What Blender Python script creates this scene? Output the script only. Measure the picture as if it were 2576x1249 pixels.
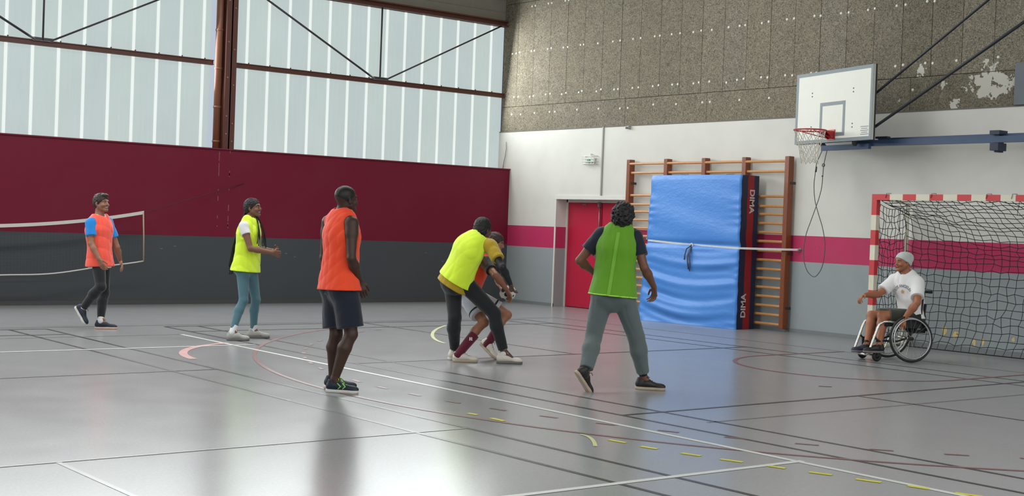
import bpy, bmesh, math, random
import numpy as np
from mathutils import Vector, Matrix
from mathutils.bvhtree import BVHTree

random.seed(7); rng = np.random.default_rng(7)
for o in list(bpy.data.objects): bpy.data.objects.remove(o)
SC = bpy.context.scene
COL = SC.collection
V = lambda *a: np.array(a, float)

# ------------------------------------------------------------------ camera
yaw, pit, rol = -0.8935, -0.0168, 0.0369
cF = V(math.sin(yaw)*math.cos(pit), math.cos(yaw)*math.cos(pit), math.sin(pit))
cR = V(math.cos(yaw), -math.sin(yaw), 0); cU = np.cross(cR, cF)
cR, cU = cR*math.cos(rol)+cU*math.sin(rol), -cR*math.sin(rol)+cU*math.cos(rol)
cd = bpy.data.cameras.new('camera'); cam = bpy.data.objects.new('camera', cd); COL.objects.link(cam)
cd.sensor_width = 36; cd.lens = 36*3358.6/2576; cd.clip_end = 200
cam.matrix_world = Matrix(((cR[0], cU[0], -cF[0], 20.602), (cR[1], cU[1], -cF[1], -16.439), (cR[2], cU[2], -cF[2], 1.5), (0, 0, 0, 1)))
SC.camera = cam

# ------------------------------------------------------------------ world, daylight, added fill lamps, exposure
wd = bpy.data.worlds.new('sky'); SC.world = wd; wd.use_nodes = True
wd.node_tree.nodes['Background'].inputs[0].default_value = (.75, .85, 1, 1)
wd.node_tree.nodes['Background'].inputs[1].default_value = .6
SC.view_settings.view_transform = 'Standard'; SC.view_settings.look = 'None'
SC.view_settings.gamma = 1; SC.view_settings.use_curve_mapping = False
SC.view_settings.exposure = 0.12
def bay_light(y0, y1, power, x=-.17, rz=-90):
    # daylight coming in through one bay of the translucent window band; also the added fill lamps opposite
    l = bpy.data.lights.new('window_daylight', 'AREA'); l.shape = 'RECTANGLE'
    l.size = y1-y0-.3; l.size_y = 1.85; l.energy = power; l.color = (.95, 1, .99)
    o = bpy.data.objects.new('window_daylight', l); COL.objects.link(o)
    o.location = (x, (y0+y1)/2, 4.48)
    o.rotation_euler = (math.radians(90-9), 0, math.radians(rz))
BAY_P, FAR_FILL_P, ROOF_FILL_P = 245, 150, 600
for y0 in (-5.95, -12.1, -18.2, -24.3, -30.4): bay_light(y0, y0+5.95, BAY_P)
for y0 in (-5.95, -12.1, -18.2, -24.3, -30.4): bay_light(y0, y0+5.95, FAR_FILL_P, 26.7, 90)      # added fill lamps at made-up windows behind the viewer
def roof_fill(x, y0, y1, power):
    # fill lamp under one made-up rooflight strip, added to brighten the hall
    l = bpy.data.lights.new('rooflight_daylight', 'AREA'); l.shape = 'RECTANGLE'; l.size = 1.8; l.size_y = y1-y0; l.energy = power; l.color = (.97, 1, .99)
    o = bpy.data.objects.new('rooflight_daylight', l); COL.objects.link(o)
    o.location = (x, (y0+y1)/2, 6.6+2.0*(1-abs(x-13.3)/13.7)-.12)
for x in (6.5, 20.1):
    for y0 in (-14.5, -28.5): roof_fill(x, y0, y0+12, ROOF_FILL_P)

# ------------------------------------------------------------------ materials
def lin(c):
    c = np.array(c, float)/255.; return tuple(np.where(c <= .04045, c/12.92, ((c+.055)/1.055)**2.4)) + (1.,)
class NT:
    def __init__(s, name):
        s.m = bpy.data.materials.new(name); s.m.use_nodes = True; s.t = s.m.node_tree; s.n = s.t.nodes; s.b = s.n['Principled BSDF']
    def add(s, typ, **kw):
        x = s.n.new(typ)
        for k, v in kw.items():
            if k.startswith('i_'):
                key = k[2:]; key = int(key) if key.isdigit() else key.replace('_', ' ')
                x.inputs[key].default_value = v
            else: setattr(x, k, v)
        return x
    def link(s, a, b): s.t.links.new(a, b)
    def mix(s, fac, a, b, blend='MIX'):
        x = s.n.new('ShaderNodeMix'); x.data_type = 'RGBA'; x.blend_type = blend
        for i, v in ((0, fac), (6, a), (7, b)):
            if isinstance(v, (int, float, tuple)): x.inputs[i].default_value = v
            else: s.link(v, x.inputs[i])
        return x.outputs[2]
    def math(s, op, a, b=None, c=None):
        x = s.n.new('ShaderNodeMath'); x.operation = op
        for i, v in enumerate((a, b, c)):
            if v is None: continue
            if isinstance(v, (int, float)): x.inputs[i].default_value = v
            else: s.link(v, x.inputs[i])
        return x.outputs[0]
    def noise(s, scale, detail=3, rough=.55, vec=None, dist=0):
        x = s.add('ShaderNodeTexNoise', i_Scale=scale, i_Detail=detail, i_Roughness=rough, i_Distortion=dist)
        if vec is not None: s.link(vec, x.inputs['Vector'])
        return x.outputs['Fac']
    def pos(s): return s.add('ShaderNodeNewGeometry').outputs['Position']
    def ramp(s, fac, lo, hi):
        x = s.n.new('ShaderNodeMapRange'); s.link(fac, x.inputs[0]); x.inputs[1].default_value = lo; x.inputs[2].default_value = hi
        return x.outputs[0]
    def scaled(s, vec, sc, rot=(0, 0, 0)):
        x = s.n.new('ShaderNodeMapping'); s.link(vec, x.inputs[0]); x.inputs['Scale'].default_value = sc; x.inputs['Rotation'].default_value = rot
        return x.outputs[0]
    def bump(s, h, strength=.3, dist=.01):
        x = s.n.new('ShaderNodeBump'); x.inputs['Strength'].default_value = strength; x.inputs['Distance'].default_value = dist
        s.link(h, x.inputs['Height']); s.link(x.outputs[0], s.b.inputs['Normal'])
MATS = {}
def M(name, col, rough=.55, metal=0, var=.08, scale=6, bump=0, bscale=120, spec=.5, sheen=0):
    if name in MATS: return MATS[name]
    t = NT(name); c = lin(col); p = t.pos()
    d = tuple(x*(1-var) for x in c[:3])+(1,); e = tuple(min(1, x*(1+var)) for x in c[:3])+(1,)
    t.link(t.mix(t.noise(scale, vec=p), d, e), t.b.inputs['Base Color'])
    t.b.inputs['Roughness'].default_value = rough; t.b.inputs['Metallic'].default_value = metal
    t.b.inputs['Specular IOR Level'].default_value = spec
    if sheen: t.b.inputs['Sheen Weight'].default_value = sheen
    if bump: t.bump(t.noise(bscale, 2, vec=p), bump, .004)
    MATS[name] = t.m; return t.m
def mat_floor():
    t = NT('vinyl_floor'); p = t.pos()
    base = t.mix(t.noise(.35, 3, vec=p), lin((137, 137, 138)), lin((146, 147, 149)))
    fine = t.noise(30, 4, .7, vec=t.scaled(p, (1, 2.4, 1), (0, 0, .6)))
    base = t.mix(t.math('MULTIPLY', t.ramp(fine, .45, .75), .12), base, lin((205, 206, 205)))
    sc = t.noise(16, 5, .75, vec=t.scaled(p, (.5, 3.2, 1), (0, 0, .75)))
    base = t.mix(t.math('MULTIPLY', t.ramp(sc, .64, .69), .32), base, lin((112, 110, 106)))
    sc2 = t.noise(18, 5, .75, vec=t.scaled(p, (3.4, .5, 1), (0, 0, .2)))
    base = t.mix(t.math('MULTIPLY', t.ramp(sc2, .68, .72), .2), base, lin((222, 222, 222)))
    t.link(base, t.b.inputs['Base Color'])
    r = t.n.new('ShaderNodeMapRange'); t.link(t.noise(2.2, 4, vec=p), r.inputs[0]); r.inputs[3].default_value = .19; r.inputs[4].default_value = .27
    t.link(r.outputs[0], t.b.inputs['Roughness']); t.b.inputs['Specular IOR Level'].default_value = .17
    return t.m
def mat_bands(name, bands, rough=.6, grime=.14):
    # bands: list of (z_from, colour) from the bottom up
    t = NT(name); p = t.pos(); z = t.add('ShaderNodeSeparateXYZ'); t.link(p, z.inputs[0])
    c = lin(bands[0][1])
    for zz, cc in bands[1:]: c = t.mix(t.math('GREATER_THAN', z.outputs[2], zz), c, lin(cc))
    c = t.mix(t.math('MULTIPLY', t.ramp(t.noise(1.3, 4, vec=p), .4, .8), grime), c, lin((120, 118, 112)))
    c = t.mix(t.math('MULTIPLY', t.ramp(t.noise(24, 3, .7, vec=p), .70, .74), grime*2), c, lin((205, 200, 196)))
    t.link(c, t.b.inputs['Base Color']); t.b.inputs['Roughness'].default_value = rough; t.b.inputs['Specular IOR Level'].default_value = .25
    t.bump(t.noise(90, 2, vec=p), .12, .003)
    return t.m
def mat_panel():
    t = NT('wood_wool_board'); p = t.pos()
    w = t.noise(20, 3, .6, vec=p, dist=2.2)
    lines = t.math('ABSOLUTE', t.math('SUBTRACT', w, .5)); fib = t.ramp(lines, .0, .07)
    oi = t.add('ShaderNodeObjectInfo')
    a = t.mix(fib, lin((62, 57, 49)), lin((150, 142, 126)))
    a = t.mix(t.math('MULTIPLY', t.ramp(t.noise(3.0, 4, vec=p), .3, .8), .35), a, lin((96, 90, 82)))
    a = t.mix(1.0, a, oi.outputs['Color'], 'MULTIPLY')
    # peeled patches baring the white render behind, on the right end of the wall
    pk = None
    for cx, cz, rx, rz, th in ((10.42, 3.66, .36, .19, .36), (9.88, 3.42, .12, .10, .42), (9.33, 3.93, .09, .12, .45), (8.95, 3.53, .13, .09, .5), (9.72, 3.72, .12, .13, .52), (10.35, 3.93, .22, .14, .52)):
        s = t.add('ShaderNodeSeparateXYZ'); t.link(p, s.inputs[0])
        dx = t.math('DIVIDE', t.math('SUBTRACT', s.outputs[0], cx), rx); dz = t.math('DIVIDE', t.math('SUBTRACT', s.outputs[2], cz), rz)
        r = t.math('ADD', t.math('MULTIPLY', dx, dx), t.math('MULTIPLY', dz, dz))
        v = t.math('SUBTRACT', t.math('SUBTRACT', t.noise(7.5, 4, .6, vec=p), t.math('MULTIPLY', r, .18)), th)
        pk = v if pk is None else t.math('MAXIMUM', pk, v)
    a = t.mix(t.math('GREATER_THAN', pk, 0.), a, lin((196, 192, 182)))
    t.link(a, t.b.inputs['Base Color']); t.b.inputs['Roughness'].default_value = .9
    t.b.inputs['Specular IOR Level'].default_value = .2
    t.bump(lines, .5, .006); return t.m
def mat_glow(name, col, strength, var=.1):
    # daylit translucent sheet: a lit window
    t = NT(name); p = t.pos(); c = lin(col)
    st = t.noise(5, 4, .6, vec=t.scaled(p, (1, 5, .35))); cl = t.noise(.8, 3, vec=p)
    k = t.math('ADD', t.math('MULTIPLY', st, .3), t.math('MULTIPLY', cl, .7))
    col2 = t.mix(k, tuple(x*(1-var*2) for x in c[:3])+(1,), tuple(x*(1+var*1.5) for x in c[:3])+(1,))
    t.link(col2, t.b.inputs['Emission Color']); t.b.inputs['Emission Strength'].default_value = strength
    t.b.inputs['Base Color'].default_value = (.05, .055, .055, 1); t.b.inputs['Roughness'].default_value = .6
    return t.m
def mat_skin(name):
    t = NT(name); a = t.add('ShaderNodeAttribute', attribute_name='Col'); p = t.pos()
    c = t.mix(t.math('MULTIPLY', t.noise(40, 3, vec=p), .18), a.outputs['Color'], lin((120, 50, 35)))
    t.link(a.outputs['Color'], t.b.inputs['Base Color']); t.b.inputs['Roughness'].default_value = .5
    t.b.inputs['Specular IOR Level'].default_value = .4
    t.b.inputs['Subsurface Weight'].default_value = .0
    return t.m
def mat_cloth(name, col, rough=.8, var=.1, trans=.0):
    if name in MATS: return MATS[name]
    t = NT(name); p = t.pos(); c = lin(col)
    n = t.noise(14, 3, .6, vec=t.scaled(p, (1, 1, .35)))
    t.link(t.mix(n, tuple(x*(1-var) for x in c[:3])+(1,), tuple(min(1, x*(1+var)) for x in c[:3])+(1,)), t.b.inputs['Base Color'])
    t.b.inputs['Roughness'].default_value = rough; t.b.inputs['Specular IOR Level'].default_value = .25
    t.b.inputs['Sheen Weight'].default_value = .25
    t.bump(t.noise(22, 4, .6, vec=t.scaled(p, (1, 1, .4))), .35, .012)
    MATS[name] = t.m; return t.m

# ------------------------------------------------------------------ mesh helpers
class MB:
    def __init__(s): s.v = []; s.f = []; s.mi = []
    def add(s, vs, fs, mi=0):
        o = len(s.v); s.v += [tuple(float(c) for c in v) for v in vs]; s.f += [tuple(i+o for i in f) for f in fs]; s.mi += [mi]*len(fs); return s
    def box(s, x0, x1, y0, y1, z0, z1, mi=0):
        x0, x1 = sorted((x0, x1)); y0, y1 = sorted((y0, y1)); z0, z1 = sorted((z0, z1))
        return s.add([(x0,y0,z0),(x1,y0,z0),(x1,y1,z0),(x0,y1,z0),(x0,y0,z1),(x1,y0,z1),(x1,y1,z1),(x0,y1,z1)],
                     [(0,3,2,1),(4,5,6,7),(0,1,5,4),(1,2,6,5),(2,3,7,6),(3,0,4,7)], mi)
    def obox(s, c, ax, ay, az, mi=0):
        # oriented box: centre and three half-extent vectors
        c, ax, ay, az = (np.array(q, float) for q in (c, ax, ay, az))
        vs = [c+sx*ax+sy*ay+sz*az for sz in (-1, 1) for sx, sy in ((-1,-1),(1,-1),(1,1),(-1,1))]
        return s.add(vs, [(0,3,2,1),(4,5,6,7),(0,1,5,4),(1,2,6,5),(2,3,7,6),(3,0,4,7)], mi)
    def beam(s, a, b, w, h, up=(0, 0, 1), mi=0):
        a, b = np.array(a, float), np.array(b, float); d = b-a; L = np.linalg.norm(d); d /= L
        sd = np.cross(d, up); sd /= np.linalg.norm(sd); u = np.cross(sd, d)
        return s.obox((a+b)/2, d*L/2, sd*w/2, u*h/2, mi)
    def tube(s, pts, r, n=8, closed=False, mi=0, rs=None, flat=None):
        P = np.array(pts, float); m = len(P)
        T = np.roll(P, -1, 0)-np.roll(P, 1, 0)
        if not closed: T[0] = P[1]-P[0]; T[-1] = P[-1]-P[-2]
        T /= np.maximum(np.linalg.norm(T, axis=1), 1e-9)[:, None]
        u = np.cross(T[0], (0, 0, 1)); u = np.cross(T[0], (1, 0, 0)) if np.linalg.norm(u) < 1e-3 else u
        u /= np.linalg.norm(u); vs = []
        for i in range(m):
            u = u-T[i]*(u@T[i]); u /= np.linalg.norm(u); w = np.cross(T[i], u)
            rr = r if rs is None else rs[i]
            for k in range(n):
                a = 2*math.pi*k/n; vs.append(P[i]+rr*(math.cos(a)*u+math.sin(a)*w))
        fs = []
        for i in range(m if closed else m-1):
            j = (i+1) % m
            for k in range(n): fs.append((i*n+k, i*n+(k+1) % n, j*n+(k+1) % n, j*n+k))
        if not closed: fs += [tuple(range(n-1, -1, -1)), tuple(range((m-1)*n, m*n))]
        return s.add(vs, fs, mi)
    def cyl(s, a, b, r, n=16, mi=0, r2=None): return s.tube([a, b], r, n, mi=mi, rs=None if r2 is None else [r, r2])
    def ring(s, c, ax, R, r, n=32, m=8, mi=0):
        ax = np.array(ax, float); ax /= np.linalg.norm(ax); u = np.cross(ax, (0, 0, 1))
        if np.linalg.norm(u) < 1e-3: u = np.cross(ax, (1, 0, 0))
        u /= np.linalg.norm(u); w = np.cross(ax, u); c = np.array(c, float)
        return s.tube([c+R*(math.cos(t)*u+math.sin(t)*w) for t in np.linspace(0, 2*math.pi, n, endpoint=False)], r, m, True, mi)
    def prism(s, poly, d, mi=0):
        # poly: 3D outline, extruded by vector d
        n = len(poly); P = [np.array(q, float) for q in poly]; d = np.array(d, float)
        return s.add(P+[q+d for q in P], [tuple(range(n-1, -1, -1)), tuple(range(n, 2*n))]+[(i, (i+1) % n, n+(i+1) % n, n+i) for i in range(n)], mi)
    def build(s, name, mat, parent=None, smooth=False, loc=(0, 0, 0), bevel=0):
        me = bpy.data.meshes.new(name); l = np.array(loc, float)
        me.from_pydata([tuple(np.array(v)-l) for v in s.v], [], s.f); ms = mat if isinstance(mat, (list, tuple)) else [mat]
        for q in ms: me.materials.append(q)
        if len(ms) > 1: me.polygons.foreach_set('material_index', s.mi)
        if smooth: me.polygons.foreach_set('use_smooth', [True]*len(me.polygons))
        bm = bmesh.new(); bm.from_mesh(me); bmesh.ops.recalc_face_normals(bm, faces=bm.faces)
        if bevel: bmesh.ops.bevel(bm, geom=bm.edges[:], offset=bevel, segments=2, affect='EDGES')
        bm.to_mesh(me); bm.free(); me.update()
        return link(name, me, parent, loc)
def link(name, me, parent=None, loc=(0, 0, 0)):
    o = bpy.data.objects.new(name, me); COL.objects.link(o)
    if parent is not None:
        o.parent = parent; o.location = Vector(loc)-abs_loc(parent)
    else: o.location = loc
    return o
def abs_loc(o):
    l = Vector((0, 0, 0))
    while o is not None: l += o.location; o = o.parent
    return l
def thing(name, label, cat, loc=(0, 0, 0), group=None):
    o = bpy.data.objects.new(name, None); COL.objects.link(o); o.location = loc; o.empty_display_size = .1
    return tag(o, label, cat, group)
def tag(o, label, cat, group=None):
    o['label'] = label; o['category'] = cat
    if group: o['group'] = group
    return o
def struct(o, label=None):
    o['kind'] = 'structure'
    if label: o['label'] = label
    return o
def text_mesh(body, size, bold=0):
    c = bpy.data.curves.new('lettering', 'FONT'); c.body = body; c.size = size; c.align_x = 'CENTER'; c.align_y = 'CENTER'
    c.offset = bold; c.resolution_u = 3
    o = bpy.data.objects.new('lettering', c); COL.objects.link(o)
    dg = bpy.context.evaluated_depsgraph_get(); me = o.evaluated_get(dg).to_mesh()
    vs = [tuple(v.co) for v in me.vertices]; fs = [tuple(q.vertices) for q in me.polygons]
    o.evaluated_get(dg).to_mesh_clear(); bpy.data.objects.remove(o); bpy.data.curves.remove(c)
    return np.array(vs), fs
def text_on(mb, body, size, c, ux, uy, off, bold=0):
    vs, fs = text_mesh(body, size, bold); c, ux, uy, off = (np.array(q, float) for q in (c, ux, uy, off))
    P = [c+v[0]*ux+v[1]*uy+off for v in vs]; mb.add(P, fs)

# ================================================================== THE HALL
XR, YB = 27.0, -36.0          # far side wall, back wall
ZE, ZR = 6.6, 8.6             # eave and ridge of the roof
GX = -.36                     # plane of the translucent sheets
roof = lambda x: ZE+(ZR-ZE)*(1-abs(x-13.3)/13.7)
GREY_L, RED_L = (70, 74, 77), (112, 18, 44)
m_floor = mat_floor()
floor = struct(MB().box(GX, XR, YB, .35, -.2, 0).build('floor', m_floor), 'glossy grey vinyl sports floor with court markings')

# ---- court markings (painted strips, children of the floor)
lk = M('line_black', (50, 48, 48), .3); lw = M('line_white', (198, 198, 195), .4)
ly = M('line_yellow', (196, 188, 60), .45, var=.2); lr = M('line_red', (128, 88, 88), .35, var=.2); lkf = M('line_worn', (104, 100, 98), .3, var=.2); lvf = M('line_worn_out', (134, 134, 134), .24, var=.2, scale=3)  # last two greys paint floor glare into black lines; lkf also draws faint lines
def strip(a, b, w, m, z=.0012):
    a, b = V(a[0], a[1], z), V(b[0], b[1], z); MB().beam(a, b, w, .0016).build('court_line', m, floor)
def arc(c, R, a0, a1, w, m, n=40):
    vs, fs = [], []
    for i in range(n+1):
        t = a0+(a1-a0)*i/n
        for r in (R-w/2, R+w/2): vs.append((c[0]+r*math.cos(t), c[1]+r*math.sin(t), .0028))
    for i in range(n): fs.append((2*i, 2*i+1, 2*i+3, 2*i+2))
    MB().add(vs, fs).build('court_line', m, floor)
def poly(pts, w, m):
    P = np.array(pts, float); t_ = np.arange(len(P)); tt = np.linspace(0, len(P)-1, 24); c_ = [np.polyfit(t_, P[:, i], min(3, len(P)-1)) for i in (0, 1)]
    P = np.stack([np.polyval(c, tt) for c in c_], 1); vs, fs = [], []
    for i in range(len(P)):
        t = P[min(i+1, len(P)-1)]-P[max(i-1, 0)]; t /= np.linalg.norm(t); n = V(-t[1], t[0])*w/2
        vs += [(*(P[i]+n), .003), (*(P[i]-n), .003)]
    for i in range(len(P)-1): fs.append((2*i, 2*i+1, 2*i+3, 2*i+2))
    MB().add(vs, fs).build('court_line', m, floor)
for (ya, yb) in ((-8.97, -2.87), (-16.63, -10.53)):       # two badminton courts side by side
    x0, x1 = 4.09, 17.49; s = 1 if yb > ya else -1
    in_glare = ya < -12                                        # window glare over this court is painted into paler line colours
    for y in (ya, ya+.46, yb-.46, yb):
        if in_glare and y > -12:
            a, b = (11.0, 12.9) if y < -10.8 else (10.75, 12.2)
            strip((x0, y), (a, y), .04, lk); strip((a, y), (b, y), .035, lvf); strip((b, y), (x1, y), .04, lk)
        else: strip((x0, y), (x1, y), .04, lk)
    for x in (x0, x0+.76, x0+4.68, x1-4.68, x1-.76, x1): strip((x, ya), (x, yb), .035, lkf if in_glare and x > 12 else lk, .002)
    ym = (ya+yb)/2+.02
    for xa, xb in ((x0, x0+4.68), (x1-4.68, x1)): strip((xa, ym), (xb, ym), .035, lvf if in_glare else lk)
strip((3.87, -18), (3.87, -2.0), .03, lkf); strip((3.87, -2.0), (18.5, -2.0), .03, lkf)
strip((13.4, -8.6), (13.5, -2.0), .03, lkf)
strip((5.2, -9.25), (18.6, -9.42), .05, lw, .0024); strip((14.93, -9.33), (14.8, -18.3), .05, lw, .003)
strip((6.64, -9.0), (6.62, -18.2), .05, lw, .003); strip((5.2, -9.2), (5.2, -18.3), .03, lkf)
ac = (10.9, -3.4)
arc(ac, 6.95, math.radians(-150), math.radians(-36), .045, lr, 60)
for k in range(26):
    a0 = math.radians(-158+k*4.6); arc(ac, 6.42, a0, a0+math.radians(1.5), .04, lr, 4)
arc((11.03, -3.6), 1.35, math.radians(-180), 0, .05, lr, 28); strip((9.68, -3.6), (9.68, -2.0), .04, lr, .003); strip((12.38, -3.6), (12.38, -2.0), .04, lr, .003)
arc((8.0, -8.6), .0001+1.75, math.radians(-160), math.radians(-95), .09, M('line_pink', (186, 130, 126), .45, var=.2), 16)
for a, b in (((12.2, -10.07), (12.3, -10.05)), ((12.49, -10.06), (12.65, -10.06)), ((13.69, -9.93), (13.84, -9.91)), ((14.0, -9.92), (14.13, -9.89)), ((14.33, -9.86), (14.47, -9.82)),
             ((14.62, -9.79), (14.77, -9.74)), ((14.95, -9.69), (15.06, -9.66)), ((15.22, -9.62), (15.36, -9.57)), ((15.52, -9.54), (15.67, -9.49)), ((15.82, -9.43), (15.95, -9.40)), ((16.1, -9.36), (16.25, -9.31))):
    strip(a, b, .045, ly, .003)
poly([(4.81, -4.92), (5.36, -5.49), (6.02, -6.03), (6.65, -6.43), (7.14, -6.63)], .045, M('line_yellow_pale', (186, 186, 128), .45))
poly([(13.41, -9.96), (13.50, -9.965), (13.65, -10.05), (13.85, -10.21)], .03, M('line_yellow_pale', (186, 186, 128), .45))
strip((12.14, -5.62), (12.23, -5.53), .03, lk, .003)

# ---- left wall: masonry painted red above grey, translucent windows above
zl_g, zl_r = 1.13, 2.61
ml = mat_bands('painted_wall_red_grey', [(0, GREY_L), (zl_g, RED_L)], .6, .03)
wl = struct(MB().box(-.42, 0, YB, 0, 0, zl_r).build('wall_left', ml, loc=(0, -18, 0)), 'side wall painted dark red above and grey below')
MB().box(-.42, .03, YB, 0, zl_r-.012, zl_r+.006).build('coping', M('coping_red', (120, 26, 52), .5), wl)
struct(MB().box(-.012, .012, YB, -.01, 0, .07).build('baseboard_left', M('dark_skirting', (70, 70, 70), .6)), 'dark grey skirting along the red side wall')
ch = M('chalk', (140, 84, 92), .9)
for k in range(18):
    zz = 1.2+random.random()*1.65; yy = -6.05 if k % 2 else -6.247
    MB().box(-.001, .0012, yy-.006, yy+.006+.004*random.random(), zz, zz+.02+random.random()*.09).build('paint_scuff', ch, wl)
for k in range(12):
    zz = .25+random.random()*.8; yy = -9.5+random.random()*8
    MB().box(-.001, .0012, yy-.02, yy+.02, zz, zz+.012).build('paint_scuff', M('scuff_pale', (112, 114, 116), .9), wl)
m_brown = M('brown_steel', (92, 52, 42), .45, var=.12); m_brown2 = M('brown_steel_light', (128, 80, 58), .4, var=.12)
m_rod = M('dark_steel_rod', (62, 56, 58), .45)
m_fas = M('fascia_sheet', (132, 127, 116), .7, var=.1)
fas = struct(MB().box(GX-.06, GX+.05, YB, 0, 5.53, ZE).build('wall_left_fascia', m_fas), 'beige metal fascia above the translucent windows')
for z in (5.72, 5.95, 6.2): MB().box(GX+.05, GX+.062, YB, 0, z, z+.012).build('sheet_rib', m_fas, fas)
# window bays: each sheet and each glazing bar is a part
g_pane = [mat_glow('translucent_sheet_a', (177, 190, 188), 1.0, .07), mat_glow('translucent_sheet_b', (178, 191, 188), 1.0, .07), mat_glow('translucent_sheet_c', (175, 188, 187), 1.0, .07)]
g_bar = mat_glow('translucent_joint', (222, 230, 226), 1.0, .05)
bays = [(-5.93, 0), (-12.1, -6.28), (-18.2, -12.36), (-24.3, -18.46)]
pm = {}
for bi, (ya, yb) in enumerate(bays):
    w = bpy.data.objects.new('window_%d' % (bi+1), None); COL.objects.link(w); w.location = (GX, ya, zl_r)
    struct(w, ['translucent ribbed window bay beside the fibreboard gable wall', 'translucent ribbed window bay left of the brown steel column', 'translucent ribbed window bay further along the side wall', 'last translucent ribbed window bay of the side wall'][bi])
    js = [-.31-.4085*k for k in range(60)]; js = [j for j in js if ya+.08 < j < yb-.02]; ed = [yb]+js+[ya]
    for i in range(len(ed)-1):
        a, b = ed[i+1]+.02, ed[i]-.02; key = (round(b-a, 3), i % 3)
        if key not in pm:
            q = MB(); n = 4                          # shallow ribbed sheet
            q.box(-.006, .006, 0, b-a, 0, 5.47-zl_r)
            for r_ in range(1, n): q.box(.006, .012, (b-a)*r_/n-.004, (b-a)*r_/n+.004, 0, 5.47-zl_r)
            me = q.build('sheet_proto', g_pane[i % 3]); pm[key] = me.data; bpy.data.objects.remove(me)
        link('translucent_sheet', pm[key], w, (GX, a, zl_r))
    for j in js:
        if 'bar' not in pm:
            q = MB().box(-.012, .02, -.024, -.003, 0, 5.47-zl_r).box(-.012, .02, .004, .024, 0, 5.47-zl_r).box(-.012, .012, -.024, .024, 0, 5.47-zl_r)
            me = q.build('bar_proto', g_bar); pm['bar'] = me.data; bpy.data.objects.remove(me)
        link('glazing_bar', pm['bar'], w, (GX, j, zl_r))
# steel: columns with downpipes, girts, bracing
labs = ['brown steel column between the two window bays with a round downpipe', 'brown steel column at the next bay along the side wall', 'brown steel column furthest from the gable wall']
for ci, yc in enumerate((-6.07, -12.23, -18.33)):
    c = thing('steel_column', labs[ci], 'column', (-.2, yc, zl_r))
    MB().box(-.34, -.315, yc-.1, yc+.1, zl_r, ZE).box(-.06, -.03, yc-.1, yc+.1, zl_r, ZE).box(-.34, -.03, yc-.012, yc+.012, zl_r, ZE).build('column_section', m_brown, c)
    MB().cyl((-.17, yc-.165, zl_r), (-.17, yc-.165, ZE), .058, 18).build('downpipe', m_brown2, c, True)
    q = MB()
    for z in (2.72, 3.3, 3.95, 4.6, 5.3): q.cyl((-.17, yc-.165, z), (-.17, yc-.165, z+.035), .066, 18)
    q.build('pipe_collar', m_brown2, c, True)
    q = MB()
    for z in (2.75, 3.05, 3.7, 4.3, 5.0): q.cyl((-.03, yc+.05, z), (-.015, yc+.05, z), .012, 8); q.cyl((-.03, yc-.06, z+.12), (-.015, yc-.06, z+.12), .012, 8)
    q.build('bolts', M('pale_bolt', (150, 120, 105), .5), c)
names = ['right window bay', 'left window bay', 'third window bay']
for bi, (ya, yb) in enumerate(bays[:3]):
    g = thing('steel_beam', 'brown horizontal rail across the middle of the '+names[bi], 'beam', (-.29, (ya+yb)/2, 4.09), 'window rails')
    MB().box(-.33, -.25, ya, yb, 4.03, 4.045).box(-.33, -.25, ya, yb, 4.10, 4.115).box(-.30, -.27, ya, yb, 4.03, 4.115).build('rail_section', m_brown, g)
    q = MB()
    for j in [-.31-.4085*k for k in range(60)]:
        if ya+.1 < j < yb-.05: q.cyl((-.27, j, 4.115), (-.27, j, 4.135), .012, 6)
    q.build('bolts', m_brown, g)
    t = thing('steel_beam', 'brown beam along the top of the '+names[bi], 'beam', (-.29, (ya+yb)/2, 5.48), 'window head beams')
    MB().box(-.36, -.2, ya, yb, 5.43, 5.455).box(-.36, -.2, ya, yb, 5.52, 5.545).box(-.30, -.26, ya, yb, 5.43, 5.54).build('head_section', m_brown, t)
    yn = {0: -2.955, 1: -9.18, 2: -15.3}[bi]; x = -.235
    b = thing('bracing', 'thin dark steel rods in a V bracing the '+names[bi], 'rods', (x, yn, 4.1), 'window bracing')
    MB().cyl((x, yn, 4.11), (x, yn, 5.44), .016, 8).build('vertical_rod', m_rod, b, True)
    MB().cyl((x, yn+.12, 4.11), (x, yb-.12, 5.45), .015, 8).build('diagonal_rod', m_rod, b, True)
    MB().cyl((x, yn-.12, 4.11), (x, ya+.1, 5.52), .019, 8).build('diagonal_rod', m_rod, b, True)
    MB().box(x-.01, x+.01, yn-.16, yn+.16, 4.10, 4.15).build('gusset_plate', m_rod, b)

# ---- right (gable) wall: grey, magenta band, white, then wood-wool boards; door recess cut out
Z1, Z2, Z3 = 1.104, 1.508, 3.354
mr = mat_bands('painted_wall_white_magenta_grey', [(0, (152, 158, 160)), (Z1, (188, 52, 96)), (Z2, (214, 212, 205))], .6)
DX0, DX1, DZ, DD = 1.46, 3.40, 2.03, .27
q = MB().box(GX-.06, DX0, 0, .4, 0, Z3).box(DX1, XR, 0, .4, 0, Z3).box(DX0, DX1, 0, .4, DZ, Z3).box(DX0, DX1, DD+.06, .4, 0, DZ)
wr = struct(q.build('wall_right', mr, loc=(0, .2, 0)), 'gable wall with grey dado, magenta band and white plaster above')
mb_ = M('behind_boards', (60, 56, 50), .9)
q = MB(); xs = np.linspace(GX-.06, XR, 40)
q.prism([(xs[0], .06, Z3)]+[(xs[-1], .06, Z3)]+[(x, .06, roof(x)) for x in xs[::-1]], (0, .3, 0)); q.build('wall_right_backing', mb_, wr)
panel_m = mat_panel(); cap_m = M('screw_cap_white', (222, 220, 210), .5, var=.03)
capme = MB().cyl((0, 0, 0), (0, -.007, 0), .021, 12, r2=.015).build('cap_proto', cap_m); capd = capme.data; bpy.data.objects.remove(capme)
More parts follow.
